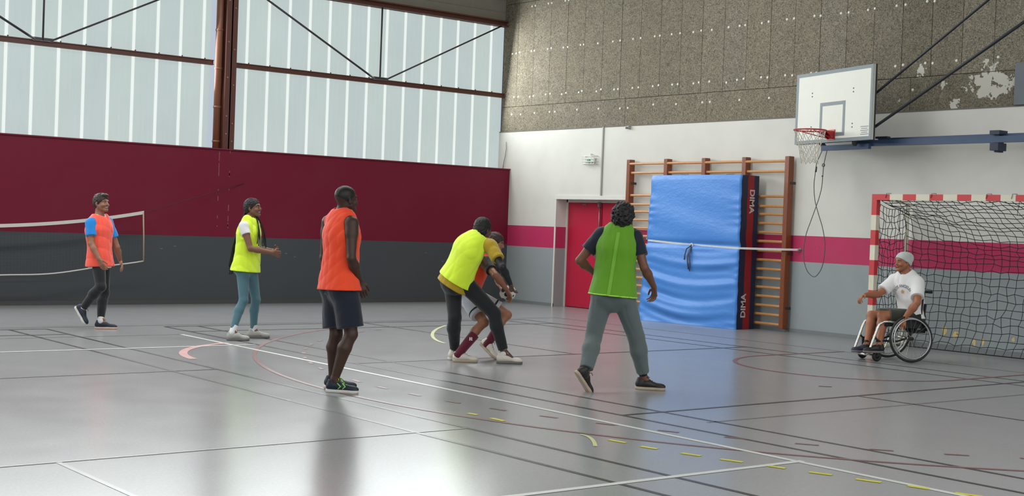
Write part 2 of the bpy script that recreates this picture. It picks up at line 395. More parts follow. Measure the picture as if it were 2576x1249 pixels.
def board(x0, x1, z0, z1, tone, caps, dy=0.):
    g = .004; o = MB().prism([(x0+g, .06, z0+g), (x1-g, .06, z0+g), (x1-g, .06, min(z1-g, roof(x1)-.02)), (x0+g, .06, min(z1-g, roof(x0)-.02))], (0, -.052-dy, 0)).build('acoustic_board', panel_m, wr)
    o.color = (*tone, 1)
    for (cx, cz) in caps: link('screw_cap', capd, o, (cx, .008-dy, cz))
ZG, ZS = 3.84, 5.868
dots1 = [(-0.06,4.89),(0.06,4.89),(0.17,4.9),(0.53,4.9),(0.62,4.9),(1.02,4.9),(1.12,4.91),(1.48,4.89),(1.6,4.89),(1.96,4.9),(2.05,4.9),(2.44,4.89),(2.84,4.89),(3.03,4.89),(3.36,4.89),(3.55,4.89),(3.9,4.89),(4.03,4.89),(4.31,4.89),(4.51,4.89),(4.82,4.88),(5.0,4.89),(5.24,4.88),(5.61,4.89),(5.85,4.89),(5.97,4.89),(6.32,4.89),(6.46,4.9),(6.83,4.9),(6.97,4.9),(7.37,4.9),(7.49,4.89),(7.87,4.89),(8.01,4.89),(8.36,4.89),(8.48,4.9),(8.86,4.9),(9.01,4.9),(9.37,4.91),(9.49,4.9),(9.87,4.9),(10.01,4.9),(10.37,4.9),(10.52,4.9)]
dots2 = [(0.04,4.03),(0.18,4.03),(0.53,4.01),(0.64,4.02),(1.01,4.03),(1.14,4.04),(1.48,4.01),(1.6,4.03),(1.96,4.02),(2.05,4.04),(2.45,4.01),(2.57,4.04),(2.92,4.02),(3.02,4.02),(3.39,4.02),(3.54,4.02),(3.9,4.02),(4.04,4.03),(4.37,4.02),(4.5,4.02),(4.87,4.01),(4.99,4.02),(5.23,4.02),(5.61,3.98),(5.84,4.01),(5.98,4.02),(6.35,4.02),(6.48,4.01),(6.84,4.02),(6.98,4.01),(7.35,4.02),(7.45,4.02),(7.88,4.02),(8.0,4.02),(8.88,4.02),(9.01,4.03),(9.38,4.03),(9.5,4.02),(9.88,4.03),(10.52,4.03)]
dots3 = [(-0.01,3.69),(0.27,3.68),(0.69,3.69),(1.14,3.69),(1.3,3.69),(1.93,3.7),(2.52,3.69),(3.09,3.67),(3.29,3.67),(3.93,3.7),(4.48,3.68),(5.09,3.68),(5.26,3.68),(5.91,3.68),(6.53,3.68),(9.19,3.66)]
dots4 = [(x+d, 5.77) for x in (.55, 1.04, 1.53, 2.03, 2.52) for d in (-.05, .05)]+[(x+d, 6.0) for x in (1.04, 2.03) for d in (-.05, .05)]
jx = [.107+.4927*k for k in range(-1, 54)]; jx[0] = GX+.02
def tone(x, k):
    t = .92+.16*random.random()
    if 8.3 < x < 9.9: t *= .84
    if x > 10: t *= 1.02
    w = .97+.05*random.random(); return (min(1, t*1.0), min(1, t*(.99)), min(1, t*w*.97))
for i in range(len(jx)-1):
    x0, x1 = jx[i], jx[i+1]
    ins = lambda D: [d for d in D if x0 <= d[0] < x1]
    board(x0, x1, ZG, ZS, tone((x0+x1)/2, i), ins(dots1)+ins(dots2), .004*random.random())
    if roof(x0) > ZS+.06: board(x0, x1, ZS, 9.2, tone((x0+x1)/2, i), ins(dots4), .004*random.random())
jb = [GX+.02, 1.23, 3.22, 5.19, 7.17, 9.15, 10.79]
for i in range(len(jb)-1):
    x0, x1 = jb[i], jb[i+1]
    board(x0, x1, Z3, ZG, tone(x0, i), [d for d in dots3 if x0 <= d[0] < x1], .003*random.random())
x = 11.93
while x < XR-.5: board(x, min(x+1.98, XR), Z3, ZG, tone(x, 0), []); x += 1.98
gp = MB().box(10.80, 11.9, -.03, .05, Z3+.01, 3.925).build('wall_panel', M('grey_panel', (104, 110, 116), .6))
tag(gp, 'plain slate grey panel fixed at the right end of the fibreboard', 'panel')
MB().box(GX-.06, XR, -.006, .012, Z3-.012, Z3+.006).build('plaster_edge', M('edge_shadow', (110, 106, 98), .8), wr)  # dark strip paints a shadow line where plaster meets boards
# plaster return beside the window edge and worn spots low on the wall
for (cx, cz, rx, rz) in ((9.876, .245, .045, .085), (10.048, .209, .05, .06), (10.348, .126, .035, .05), (10.48, .144, .03, .05), (10.931, .222, .03, .04), (10.09, .235, .02, .03)):
    pts = [(cx+rx*(1+.3*math.sin(3*a+cx*9))*math.cos(a)*.8, -.0005, cz+rz*(1+.25*math.sin(2*a+cz*30))*math.sin(a)*.8) for a in np.linspace(0, 2*math.pi, 14, endpoint=False)]
    MB().prism(pts, (0, -.003, 0)).build('paint_chip', M('bare_foam', (214, 190, 130), .9, var=.2, scale=40), wr)
struct(MB().box(DX1+.02, XR, -.012, .005, 0, .06).box(0, DX0, -.012, .005, 0, .06).build('baseboard_right', M('grey_skirting', (120, 124, 126), .6)), 'low grey skirting along the gable wall')
# ---- double door in its recess
dr = bpy.data.objects.new('door_1', None); COL.objects.link(dr); dr.location = (2.43, DD, 0)
struct(dr, 'double red door set back in the gable wall beside the wall bars')
md = M('door_red', (186, 30, 62), .42, var=.08); mw = M('white_trim', (214, 212, 206), .5); mm = M('grey_metal', (150, 150, 150), .35, .8)
for (a, b) in ((DX0+.03, 2.415), (2.435, DX1-.03)):
    lf = MB().box(a, b, DD, DD+.045, .01, DZ-.05).build('door_leaf', md, dr, bevel=.003)
    MB().box(a+.06 if a > 2 else b-.1, a+.1 if a > 2 else b-.06, DD-.05, DD, .95, 1.2).build('handle', mm, lf)
    MB().box((a+b)/2-.06, (a+b)/2+.06, DD-.012, DD, DZ-.10, DZ-.075).build('door_closer', mm, lf)
MB().box(2.408, 2.442, DD-.022, DD, .01, DZ-.05).build('meeting_strip', M('door_strip', (150, 26, 52), .45), dr)
MB().cyl((2.405, DD-.04, 1.25), (2.405, DD-.04, 1.98), .010, 8).cyl((2.405, DD-.04, 1.5), (2.33, DD-.04, 1.40), .012, 8).build('panic_bolt', mm, dr, True)
MB().box(2.38, 2.43, DD-.07, DD-.02, 1.9, 1.99).build('bolt_catch', mm, dr)
MB().box(DX0, DX0+.03, DD-.02, DD+.06, 0, DZ).box(DX1-.03, DX1, DD-.02, DD+.06, 0, DZ).box(DX0, DX1, DD-.02, DD+.06, DZ-.05, DZ).build('door_frame', mw, dr)
struct(MB().box(DX0-.05, DX1+.05, -.02, 0, DZ+.0, DZ+.07).box(DX0-.035, DX0+.0, -.014, .0, 0, DZ).build('trim_1', mw), 'white lintel trim over the door recess')

# ---- roof, far walls (out of frame but closing the hall)
mro = M('roof_deck', (120, 116, 108), .8)
q = MB().prism([(GX-.06, 0, ZE), (13.3, 0, ZR), (XR, 0, ZE), (XR, 0, ZE+.2), (13.3, 0, ZR+.2), (GX-.06, 0, ZE+.2)], (0, YB, 0))
struct(q.build('ceiling', mro), 'beige roof deck sloping up from the side walls')
for i, (x, y0) in enumerate((x, y0) for x in (6.5, 20.1) for y0 in (-14.5, -28.5)):  # rooflight strips made up to go with the roof fill lamps
    sl_ = (ZR-ZE)/13.7*(1 if x < 13.3 else -1)
    struct(MB().prism([(x-.95, y0, roof(x)-sl_*.95-.03), (x+.95, y0, roof(x)+sl_*.95-.03), (x+.95, y0+12, roof(x)+sl_*.95-.03), (x-.95, y0+12, roof(x)-sl_*.95-.03)], (0, 0, .03)).build('window_%d' % (11+i), g_pane[1]), 'translucent rooflight strip in the roof deck')
struct(MB().box(XR, XR+.2, YB, .3, 0, zl_r).box(XR, XR+.2, YB, .3, 5.5, ZE).build('wall_far_side', M('wall_plain', (120, 110, 108), .7)), 'plain side wall behind the viewer')
for i, y0 in enumerate((-5.95, -12.1, -18.2, -24.3, -30.4, -36.0)):  # glowing panes added to go with the fill lamps on this wall
    struct(MB().box(XR+.05, XR+.1, y0-.1, min(0, y0+6.0), zl_r, 5.5).build('window_%d' % (5+i), g_pane[0]), 'translucent window bay of the opposite side wall')
struct(MB().box(GX, XR, YB-.2, YB, 0, 9).build('wall_back', M('wall_plain', (170, 168, 162), .7)), 'plain end wall behind the viewer')

# ================================================================== FITTINGS
# ---- wall bars
m_post = M('wall_bar_post', (128, 66, 34), .4, var=.2, scale=14); m_rung = M('wall_bar_rung', (196, 140, 88), .35, var=.15, scale=20)
wb = thing('wall_bars', 'four-bay wooden wall bars with brown posts behind the blue mat', 'wall bars', (5.3, -.1, 0))
PX = [3.54, 4.455, 5.33, 6.21, 7.09]
RZ = [2.66, 2.503, 2.11, 1.953, 1.826, 1.683, 1.541, 1.40, 1.253, 1.106, .962, .82, .675, .535, .39, .25, .105]
for i, x in enumerate(PX):
    p_ = MB().box(x-.045, x+.045, -.165, -.045, .045, 2.735).build('post', m_post, wb, bevel=.006)
    for z in (.35, 1.2, 2.3): MB().box(x+.045, x+.052, -.12, 0, z, z+.04).build('wall_bracket', M('bracket_dark', (60, 54, 50), .5), p_)
for i in range(4):
    L = PX[i+1]-PX[i]; key = 'rung%d' % i
    q = MB(); n = 10; R_ = [(.017*math.cos(2*math.pi*k/n), .022*math.sin(2*math.pi*k/n)) for k in range(n)]
    vs = [(xx, a, b) for xx in (.03, L-.03) for a, b in R_]
    q.add(vs, [(k, (k+1) % n, n+(k+1) % n, n+k) for k in range(n)]+[tuple(range(n)), tuple(range(2*n-1, n-1, -1))])
    me = q.build('rung_proto', m_rung, smooth=False); dd = me.data; bpy.data.objects.remove(me)
    for z in RZ: link('rung', dd, wb, (PX[i], -.125 if z < 2.55 else -.15, z))

# ---- crash mat
m_blue = NT('mat_blue_vinyl'); p_ = m_blue.pos()
m_blue.link(m_blue.mix(m_blue.noise(1.2, 4, vec=p_), lin((62, 124, 205)), lin((88, 150, 226))), m_blue.b.inputs['Base Color'])
m_blue.b.inputs['Roughness'].default_value = .38; m_blue.bump(m_blue.noise(9, 4, .6, vec=m_blue.scaled(p_, (1, 1, 1.6))), .25, .02); m_blue = m_blue.m
m_navy = M('mat_navy', (24, 34, 66), .5); m_redv = M('mat_red', (150, 26, 34), .5)
mat = thing('crash_mat', 'tall thick crash mat with creased blue face and red striped navy side', 'mat', (5.58, -.4, 0))
X0, X1, ZT, YBK = 4.58, 6.55, 2.43, -.175
def front(u, v):
    # u 0..1 across, v 0..1 up: y of the sagging face
    y = -.60-.17*(1-u)*(1-v)**1.4-.02*math.sin(math.pi*u)
    z = v*ZT
    if z < 1.3:                      # sag folds hanging below the strap
        b = (1.3-z)/1.3; c = z+.16*math.sin(math.pi*u)*(.5+.5*b)
        y += -.030*math.sin(math.pi*u)**.5*(math.sin(c*17+.9*u+1.2)+.35*math.sin(c*41+3*u))*min(1, b*4)*(.75+.35*math.sin(5*u+z*3))
    else:
        b = (z-1.3)/1.1; y += -.008*math.sin(z*11+5*u)*(1-b)
    y += .035*math.exp(-((z-1.31)/.05)**2)
    e = min(u, 1-u)*(X1-X0); y += .006*math.sin(z*38+3*math.sin(z*7))*math.exp(-e/.10)
    if v > .97: y += .01*(v-.97)/.03
    return y
nu, nv = 60, 130; q = MB(); vs = []; fs = []
for j in range(nv+1):
    for i in range(nu+1):
        u, v = i/nu, j/nv; vs.append((X0+(X1-X0)*u-(.04*(1-u))*(1-v), front(u, v), max(.002, v*ZT)))
for j in range(nv):
    for i in range(nu): a = j*(nu+1)+i; fs.append((a, a+1, a+nu+2, a+nu+1))
o = len(vs)                          # a seam back of 3 cm closes the cover
for j in range(nv+1):
    for i in (0, nu): w = vs[j*(nu+1)+i]; vs.append((w[0], w[1]+.03, w[2]))
for j in range(nv):
    for s_, i in ((0, 0), (1, nu)):
        a, b = j*(nu+1)+i, (j+1)*(nu+1)+i; c, d = o+2*(j+1)+s_, o+2*j+s_; fs.append((a, b, c, d))
q.add(vs, fs).build('face_cover', m_blue, mat, True)
def side_slab(y0f, y1f, m, name):   # vertical layers of the mat, following the lean of the face
    q = MB(); n = 24; vs = []; fs = []
    for j in range(n+1):
        v = j/n; z = max(.003, v*ZT-.003)
        for u, x in ((0, X0-.035*(1-v)), (1, X1+.004)):
            yf = front(u, v)+.028; vs += [(x, yf+(YBK-yf)*y0f, z), (x, yf+(YBK-yf)*y1f, z)]
    for j in range(n):
        a, b = 4*j, 4*(j+1); fs += [(a, a+2, b+2, b), (a+3, a+1, b+1, b+3), (a+2, a+3, b+3, b+2), (a+1, a, b, b+1)]
    fs += [(0, 1, 3, 2), (4*n+2, 4*n+3, 4*n+1, 4*n)]
    return q.add(vs, fs).build(name, m, mat)
side_slab(0, .34, m_navy, 'front_layer'); rl = side_slab(.34, .72, m_redv, 'red_band'); bl = side_slab(.72, 1, m_navy, 'back_layer')
q = MB(); mwt = M('print_white', (206, 198, 196), .5)
yc = -.60+.028+.36*.62
text_on(q, 'DIMA', .155, (X1+.0055, yc+.015, 2.02), (0, .0, -1), (0, 1, 0), (0, 0, 0), .004); q.build('lettering', mwt, rl)
q = MB(); text_on(q, 'DIMA', .155, (X1+.0055, yc-.085, .37), (0, 0, 1), (0, -1, 0), (0, 0, 0), .004); q.build('lettering', mwt, rl)
for xx in (4.95, 5.95): MB().tube([(xx, -.3, ZT), (xx+.03, -.3, ZT+.025), (xx+.17, -.3, ZT+.025), (xx+.2, -.3, ZT)], .012, 6).build('carry_handle', M('grey_web', (120, 122, 126), .8), mat)
# strap round the mat to eye bolts on the wall
m_rope = M('strap_white', (205, 206, 204), .7, var=.15, scale=30)
sp = thing('tie_strap', 'white strap tying the crash mat back to the wall', 'strap', (5.6, -.62, 1.3))
pts = [(3.9, -.02, 1.36), (X0-.03, -.35, 1.35)]+[(X0+(X1-X0)*u, front(u, (1.335-.06*u)/ZT)-.008, 1.34-.065*u-.012*math.sin(math.pi*u)) for u in np.linspace(0, 1, 14)]+[(X1+.012, -.58, 1.277), (6.85, -.35, 1.28), (7.12, -.19, 1.285), (7.28, -.045, 1.289)]
P = np.array(pts); vs = []; fs = []
for a in P: vs += [tuple(a+V(0, 0, .016)), tuple(a-V(0, 0, .016)), tuple(a+V(0, .006, .016)), tuple(a+V(0, .006, -.016))]
for i in range(len(P)-1):
    a, b = 4*i, 4*i+4; fs += [(a, b, b+1, a+1), (a+2, a+3, b+3, b+2), (a, a+2, b+2, b), (a+1, b+1, b+3, a+3)]
MB().add(vs, fs).build('webbing', m_rope, sp)
kx, ky, kz = 5.58, front(.5, 1.3/ZT)-.02, 1.29; yo = min(front(.5, z/ZT) for z in (1.2, 1.1, 1.0, .9))-.018-ky
MB().ring((kx, ky, kz), (0, 1, .2), .022, .014, 14, 7).build('knot', m_rope, sp, True)
m_str = M('strap_stripe', (70, 76, 92), .7, var=.3, scale=40)
for pts in ([(kx, ky, kz), (kx-.05, ky+yo, kz-.06), (kx-.085, ky+yo, kz-.17), (kx-.09, ky+yo, kz-.24)], [(kx, ky, kz), (kx+.015, ky+yo, kz-.14), (kx+.03, ky+yo, kz-.3), (kx+.035, ky+yo, kz-.42)], [(kx, ky, kz), (kx-.012, ky+yo, kz-.16), (kx-.02, ky+yo, kz-.28), (kx+.012, ky+yo, kz-.39)]):
    MB().tube(pts, .011, 6).build('loose_end', m_str, sp, True)
for (x, z) in ((7.28, 1.289), (3.9, 1.36)):
    e = thing('eye_bolt', 'steel eye bolt in the magenta band '+('right of the wall bars' if x > 5 else 'beside the door'), 'bolt', (x, 0, z))
    MB().cyl((x, 0, z), (x, -.012, z), .03, 14).build('base_plate', mm, e); MB().ring((x, -.035, z), (0, 0, 1), .02, .006, 16, 6).build('eye', mm, e, True)

# ---- conduit, emergency light, wall sensor, loose wire
MB_c = MB().box(2.675, 2.705, -.022, 0, 2.105, Z3).build('cable_conduit', M('conduit_grey', (150, 148, 142), .5)); tag(MB_c, 'slim vertical cable conduit running down to the door lintel', 'conduit')
el_ = thing('emergency_light', 'small emergency light in a wire cage above the door', 'light', (2.38, 0, 2.75))
ex, ez = 2.385, 2.75
MB().box(ex-.10, ex+.12, -.06, 0, ez-.045, ez+.045).build('lamp_housing', M('lamp_white', (214, 216, 210), .4), el_, bevel=.01)
MB().box(ex-.05, ex+.06, -.064, -.058, ez-.02, ez+.012).build('exit_pictogram', M('exit_green', (60, 140, 90), .4), el_)
q = MB()
for dz in (-.07, -.025, .025, .07): q.tube([(ex-.16, 0, ez+dz), (ex-.15, -.09, ez+dz), (ex+.17, -.09, ez+dz), (ex+.18, 0, ez+dz)], .005, 5)
for dx in (-.15, -.07, .01, .09, .17): q.tube([(ex+dx, 0, ez+.08), (ex+dx, -.09, ez+.07), (ex+dx, -.09, ez-.07), (ex+dx, 0, ez-.08)], .005, 5)
q.build('wire_cage', M('cage_pale', (206, 206, 200), .4, .3), el_); MB().cyl((ex+.02, -.03, ez+.08), (ex+.02, -.03, ez+.12), .02, 10).build('conduit_gland', mw, el_)
sn = thing('wall_sensor', 'small grey box sensor just under the fibreboard', 'sensor', (3.36, 0, 3.3))
MB().box(3.33, 3.40, -.06, 0, 3.29, 3.345).build('sensor_box', M('sensor_grey', (150, 154, 152), .5), sn, bevel=.008); MB().cyl((3.36, -.06, 3.31), (3.36, -.085, 3.30), .018, 10).build('sensor_lens', M('lens_dark', (120, 124, 122), .3), sn)
wv = MB().tube([(-.2, -.02, 2.62), (-.16, -.03, 2.75), (-.13, -.02, 2.9), (-.10, -.03, 3.0), (-.12, -.02, 3.15)], .006, 6).build('loose_wire', M('wire_grey', (90, 92, 92), .5), smooth=True); tag(wv, 'thin loose wire hanging in the window corner above the red wall', 'wire')

# ---- basketball backboard on its swing frame
BA = -.2716; bu = V(math.cos(BA), math.sin(BA), 0); bn = V(math.sin(BA), -math.cos(BA), 0); bz = V(0, 0, 1); BC = V(8.37, -.722, 3.405)
bb = thing('basketball_hoop', 'white basketball backboard with red rim on a blue swing frame', 'basketball hoop', tuple(BC*V(1, 1, 0)+V(0, 0, 2.8)))
m_bd = M('board_white', (212, 211, 201), .5, var=.03); m_bg = M('board_grey', (112, 122, 128), .5); m_edge = M('board_edge', (44, 48, 52), .6)
m_navyst = M('blue_steel', (52, 74, 106), .45, var=.12); m_rim = M('rim_red', (176, 34, 34), .4)
MB().obox(BC, bu*.9, bz*.525, bn*.018).build('panel', m_bd, bb)
MB().obox(BC-bn*.03, bu*.905, bz*.53, bn*.0115).build('backing', m_edge, bb)
def bstrip(cu, cz, hu, hz, nm='border_line', m=m_bg, t=.002): return MB().obox(BC+bu*cu+bz*cz+bn*.0195, bu*hu, bz*hz, bn*t).build(nm, m, bb)
bstrip(0, .5, .9, .025); bstrip(0, -.5, .9, .025); bstrip(-.875, 0, .025, .475); bstrip(.875, 0, .025, .475)
bstrip(0, .035, .295, .025, 'target_line'); bstrip(-.27, -.19, .025, .2, 'target_line'); bstrip(.27, -.19, .025, .2, 'target_line'); bstrip(0, -.415, .295, .025, 'target_line')
for k in range(5): bstrip(.745, -.335-.027*k, .085-.02*(k % 2), .004, 'print_line', M('print_grey', (120, 124, 140), .6))
q = MB()
for a in (-.5, .47):
    for z in (.22, .17, -.28, -.33): q.obox(BC+bu*a+bz*z+bn*.02, bu*.008, bz*.008, bn*.003)
q.build('bolt_holes', m_edge, bb)
rz = 3.03; RC = V(BC[0], BC[1], 0)+bn*(.018+.15+.225)+V(0, 0, rz)
rim = MB().ring(RC, (0, 0, 1), .228, .0105, 40, 8).build('rim', m_rim, bb, True)
A0 = V(BC[0], BC[1], rz)+bn*.02
MB().obox(A0+bn*.005-bz*.045, bu*.085, bz*.075, bn*.006).build('rim_plate', m_rim, bb)
MB().prism([A0-bu*.075+bn*.01, A0+bu*.075+bn*.01, A0+bu*.07+bn*.16, A0-bu*.07+bn*.16], (0, 0, .006)).prism([A0-bu*.075+bn*.01, A0-bu*.07+bn*.15, A0-bu*.075+bn*.01-bz*.11], bu*.005).prism([A0+bu*.07+bn*.01, A0+bu*.065+bn*.15, A0+bu*.07+bn*.01-bz*.11], bu*.005).build('rim_bracket', m_rim, bb)
MB().cyl(A0-bz*.1+bn*.01-bu*.05, RC-bz*.012-bu*.16+bn*.05, .007, 8).cyl(A0-bz*.1+bn*.01+bu*.05, RC-bz*.012+bu*.16+bn*.05, .007, 8).build('rim_stay', m_rim, bb, True)
q = MB(); nl = 12; lev = [(.0, .225), (.10, .20), (.20, .165), (.28, .14), (.35, .12), (.42, .115), (.475, .125)]   # net
def npt(l, k):
    d, r = lev[l]; a = 2*math.pi*(k+.5*(l % 2))/nl; w = .012*math.sin(k*2.3+l)
    return RC+V((r+w*(l > 2))*math.cos(a), (r+w*(l > 2))*math.sin(a), -d-.012*math.sin(k*1.7+l*2)*(l > 0))
for l in range(len(lev)-1):
    for k in range(nl):
        q.tube([npt(l, k), (npt(l, k)+npt(l+1, k))/2, npt(l+1, k)], .0042, 4)
        q.tube([npt(l, k), (npt(l, k)+npt(l+1, k-1 if l % 2 == 0 else k+1))/2, npt(l+1, k-1 if l % 2 == 0 else k+1)], .0042, 4)
q.build('net', M('net_cord', (196, 190, 176), .8, var=.2, scale=60), bb)
# swing frame: lower boom, tie rods, bracket
MB().beam(V(8.15, -.66, 2.80), V(8.95, -.62, 2.815), .07, .075).build('inner_boom', m_navyst, bb)
MB().beam(V(8.62, -.56, 2.862), V(12.6, -.42, 2.875), .07, .085).build('boom', m_navyst, bb)
MB().beam(V(9.0, -.47, 2.92), V(12.6, -.36, 2.945), .06, .03).build('upper_rail', m_navyst, bb)
MB().box(10.79, 10.93, -.56, -.36, 2.93, 2.985).box(10.80, 10.92, -.56, -.36, 2.72, 2.82).box(10.83, 10.89, -.5, -.38, 2.7, 2.99).build('clamp', M('clamp_dark', (30, 42, 66), .5), bb)
MB().cyl((12.55, -.4, 2.75), (12.55, -.4, 5.2), .05, 14).box(12.45, 12.65, -.42, 0, 2.78, 2.86).box(12.45, 12.65, -.42, 0, 5.0, 5.08).build('hinge_post', m_navyst, bb)
for cu in (-.35, .45): MB().beam(BC+bu*cu-bn*.04-bz*.5, BC+bu*cu*.9-bn*.10-bz*.575, .05, .05, up=(1, 0, 0)).build('board_bracket', m_edge, bb)
MB().box(8.95, 9.15, -.5, -.42, 2.93, 2.96).build('end_stop', m_edge, bb)
m_tie = M('tie_rod_black', (30, 32, 40), .5)
e1, e2 = BC+bu*.86-bn*.045-bz*.36, BC+bu*.86-bn*.045+bz*.11
MB().cyl(e1, V(12.55, -.45, 5.19), .022, 8).build('tie_rod', m_tie, bb, True)
MB().cyl(e2, V(12.2, -.5, 5.75), .018, 8).build('tie_rod', m_tie, bb, True)
# cord looped down from the boom
cp = [(8.24, -.66, 2.79), (8.225, -.68, 2.66), (8.215, -.7, 2.52), (8.20, -.7, 2.25), (8.16, -.7, 2.08), (8.108, -.7, 1.94), (8.02, -.7, 1.72), (7.947, -.7, 1.531), (7.915, -.7, 1.33), (7.925, -.7, 1.15), (8.0, -.7, .985), (8.124, -.7, .911), (8.22, -.7, .985), (8.274, -.7, 1.105), (8.297, -.7, 1.27), (8.295, -.7, 1.425), (8.24, -.7, 1.64), (8.16, -.7, 1.83), (8.085, -.7, 2.03), (8.055, -.7, 2.25), (8.06, -.69, 2.42), (8.078, -.69, 2.57), (8.12, -.67, 2.70), (8.16, -.66, 2.79)]
P = np.array(cp); sm = []
for i in range(len(P)-1):                      # Catmull-Rom
    p0, p1, p2, p3 = P[max(i-1, 0)], P[i], P[i+1], P[min(i+2, len(P)-1)]
    for t in np.linspace(0, 1, 5, endpoint=False): sm.append(.5*((2*p1)+(-p0+p2)*t+(2*p0-5*p1+4*p2-p3)*t*t+(-p0+3*p1-3*p2+p3)*t**3))
cd_ = thing('pull_cord', 'thin dark cord hanging in a twisted loop below the backboard boom', 'cord', (8.15, -.7, .91))
MB().tube(sm+[P[-1]], .006, 6).build('cord', M('cord_grey', (84, 82, 78), .7), cd_, True)
MB().ring((8.213, -.7, 2.55), (0, 1, 0), .022, .006, 14, 6).cyl((8.07, -.69, 2.45), (8.078, -.69, 2.53), .013, 8).cyl((8.2, -.7, 2.38), (8.205, -.7, 2.4), .012, 8).build('snap_hook', M('hook_dark', (70, 68, 66), .5, .5), cd_, True)

# ---- handball goal
GY, GX0 = -1.2, 9.48
gl = thing('handball_goal', 'red and white striped handball goal with black net against the gable wall', 'goal', (11.06, -.7, 0))
m_gr = M('goal_red', (196, 52, 58), .45, var=.1); m_gw = M('goal_white', (214, 208, 188), .5, var=.08); PT = .08; GW = 3.16; GH = 2.11
def banded(a, b, horiz, first, name):
    q = MB(); s_ = a; red = True; ln = first
    while s_ < b-1e-4:
        e = min(b, s_+ln)
        if horiz: q.box(s_, e, GY-PT/2, GY+PT/2, GH-PT, GH, 0 if red else 1)
        s_ = e; red = not red; ln = .2045
    return q
q = banded(GX0, GX0+GW, True, .285, '')
q.build('crossbar', [m_gr, m_gw], gl)
for x0 in (GX0, GX0+GW-PT):
    q = MB(); z = GH-PT; red = True; ln = .205
    while z > 1e-3:
        e = max(0, z-ln); q.box(x0, x0+PT, GY-PT/2, GY+PT/2, e, z, 0 if red else 1); z = e; red = not red; ln = .2045
    q.build('goal_post', [m_gr, m_gw], gl)
m_cream = M('goal_cream', (206, 202, 186), .5)
for x in (9.27, 12.84): MB().box(x-.02, x+.02, -.13, -.09, 0, 2.04).box(x-.05, x+.05, -.16, -.04, 0, .12).build('rear_post', m_cream, gl)
for x, xr_ in ((GX0+.04, 9.27), (GX0+GW-.04, 12.84)): MB().beam(V(x, GY, GH-.06), V(xr_, -.11, 2.03), .03, .03).build('top_brace', m_cream, gl); MB().beam(V(x, GY, .02), V(xr_, -.11, .02), .05, .035).build('floor_brace', m_cream, gl)
gn = MB(); rg = np.random.default_rng(3)
prof = [(-1.17, 2.05), (-.95, 2.0), (-.72, 1.96), (-.5, 1.93), (-.3, 1.9), (-.2, 1.78), (-.16, 1.6), (-.15, 1.3), (-.16, 1.0), (-.19, .7), (-.24, .4), (-.31, .18), (-.40, .02)]
pl = np.cumsum([0]+[math.dist(prof[i], prof[i+1]) for i in range(len(prof)-1)])
def back(u, s_):
    y = np.interp(s_, pl, [a for a, b in prof]); z = np.interp(s_, pl, [b for a, b in prof])
    t = s_/pl[-1]; sag = math.sin(math.pi*min(1, max(0, u)))
    x0 = GX0+.06-(.24*min(1, max(0, (s_)/1.0))); x1 = GX0+GW-.06+.2*min(1, s_/1.0)
    z -= .26*sag**.6*math.exp(-((t-.33)/.17)**2); y -= .14*sag*math.exp(-((t-.28)/.2)**2)*0+.08*sag*max(0, t-.55)
    return V(x0+(x1-x0)*u, y, max(.012, z))
NU, NV = 28, 27; nodes = np.zeros((NU+1, NV+1, 3))
for i in range(NU+1):
    for j in range(NV+1):
        nodes[i, j] = back(i/NU, pl[-1]*j/NV)+(rg.normal(0, .011, 3)*V(1, 1, .9) if 0 < i < NU and 0 < j < NV else 0)
nodes[..., 2] = np.maximum(nodes[..., 2], .01)
for i in range(NU+1): gn.tube(nodes[i], .0045, 4)
for j in range(NV+1): gn.tube(nodes[:, j], .0045 if j < NV else .008, 4)
gn.build('back_net', M('net_black', (34, 36, 36), .8), gl)
for sx, (xa, xb) in (('l', (GX0+.05, 9.27)), ('r', (GX0+GW-.05, 12.84))):
    gn = MB(); A = np.zeros((11, 21, 3))
    for i in range(11):
        for j in range(21):
            u, v = i/10, j/20; A[i, j] = V(xa+(xb-xa)*u, GY+.03+(-.13-GY)*u*.96+0, .03+(1.97-.08*math.sin(math.pi*u))*v)+(rg.normal(0, .012, 3) if 0 < j < 20 else 0)
    A[..., 2] = np.maximum(A[..., 2], .01)
    for i in range(11): gn.tube(A[i], .0045, 4)
    for j in range(21): gn.tube(A[:, j], .0045, 4)
    gn.build('side_net', MATS['net_black'], gl)
q = MB()
for k, x in enumerate((9.7, 10.4, 11.2, 11.55, 12.1)): q.tube([(x, GY-.045, GH-.05), (x+.02, GY-.05, GH+.01), (x+.05, GY+.0, GH+.012), (x+.06, GY+.05, GH-.06), (x+.05, GY+.02, GH-.16-.1*(k % 2))], .004, 4)
q.build('net_tie', MATS['net_black'], gl)

# ---- practice net slung along the side wall
nt = thing('practice_net', 'slack badminton net with white tape along the red wall', 'net', (.36, -9.6, .45))
m_tape = M('tape_white', (206, 200, 196), .7, var=.08)
def top(u): return V(.36, -11.9+4.2*u, 1.16+.332*u**2.6+.02*(1-u))
def bot(u): return V(.36, -11.9+4.22*u, .44+.29*u**3.0+.012*math.sin(u*17))
us = np.linspace(0, 1, 40); q = MB(); vs = []; fs = []
for u in us:
    a = top(u); vs += [tuple(a+V(.004, 0, .026)), tuple(a+V(.004, 0, -.026)), tuple(a+V(-.004, 0, -.026)), tuple(a+V(-.004, 0, .026))]
for i in range(39):
    for k in range(4): fs.append((4*i+k, 4*i+(k+1) % 4, 4*i+4+(k+1) % 4, 4*i+4+k))
MB().add(vs, fs).build('head_tape', m_tape, nt)
MB().tube([bot(u) for u in us], .011, 6).build('bottom_cord', m_tape, nt, True)
MB().tube([top(1)-V(0, .01, .0), top(1)*.55+bot(1)*.45+V(0, .0, 0), bot(1)], .012, 6).build('side_tape', M('tape_tan', (176, 150, 132), .7), nt, True)
q = MB()
for u in np.linspace(.01, .99, 84): q.tube([top(u), bot(u)], .0006, 3)
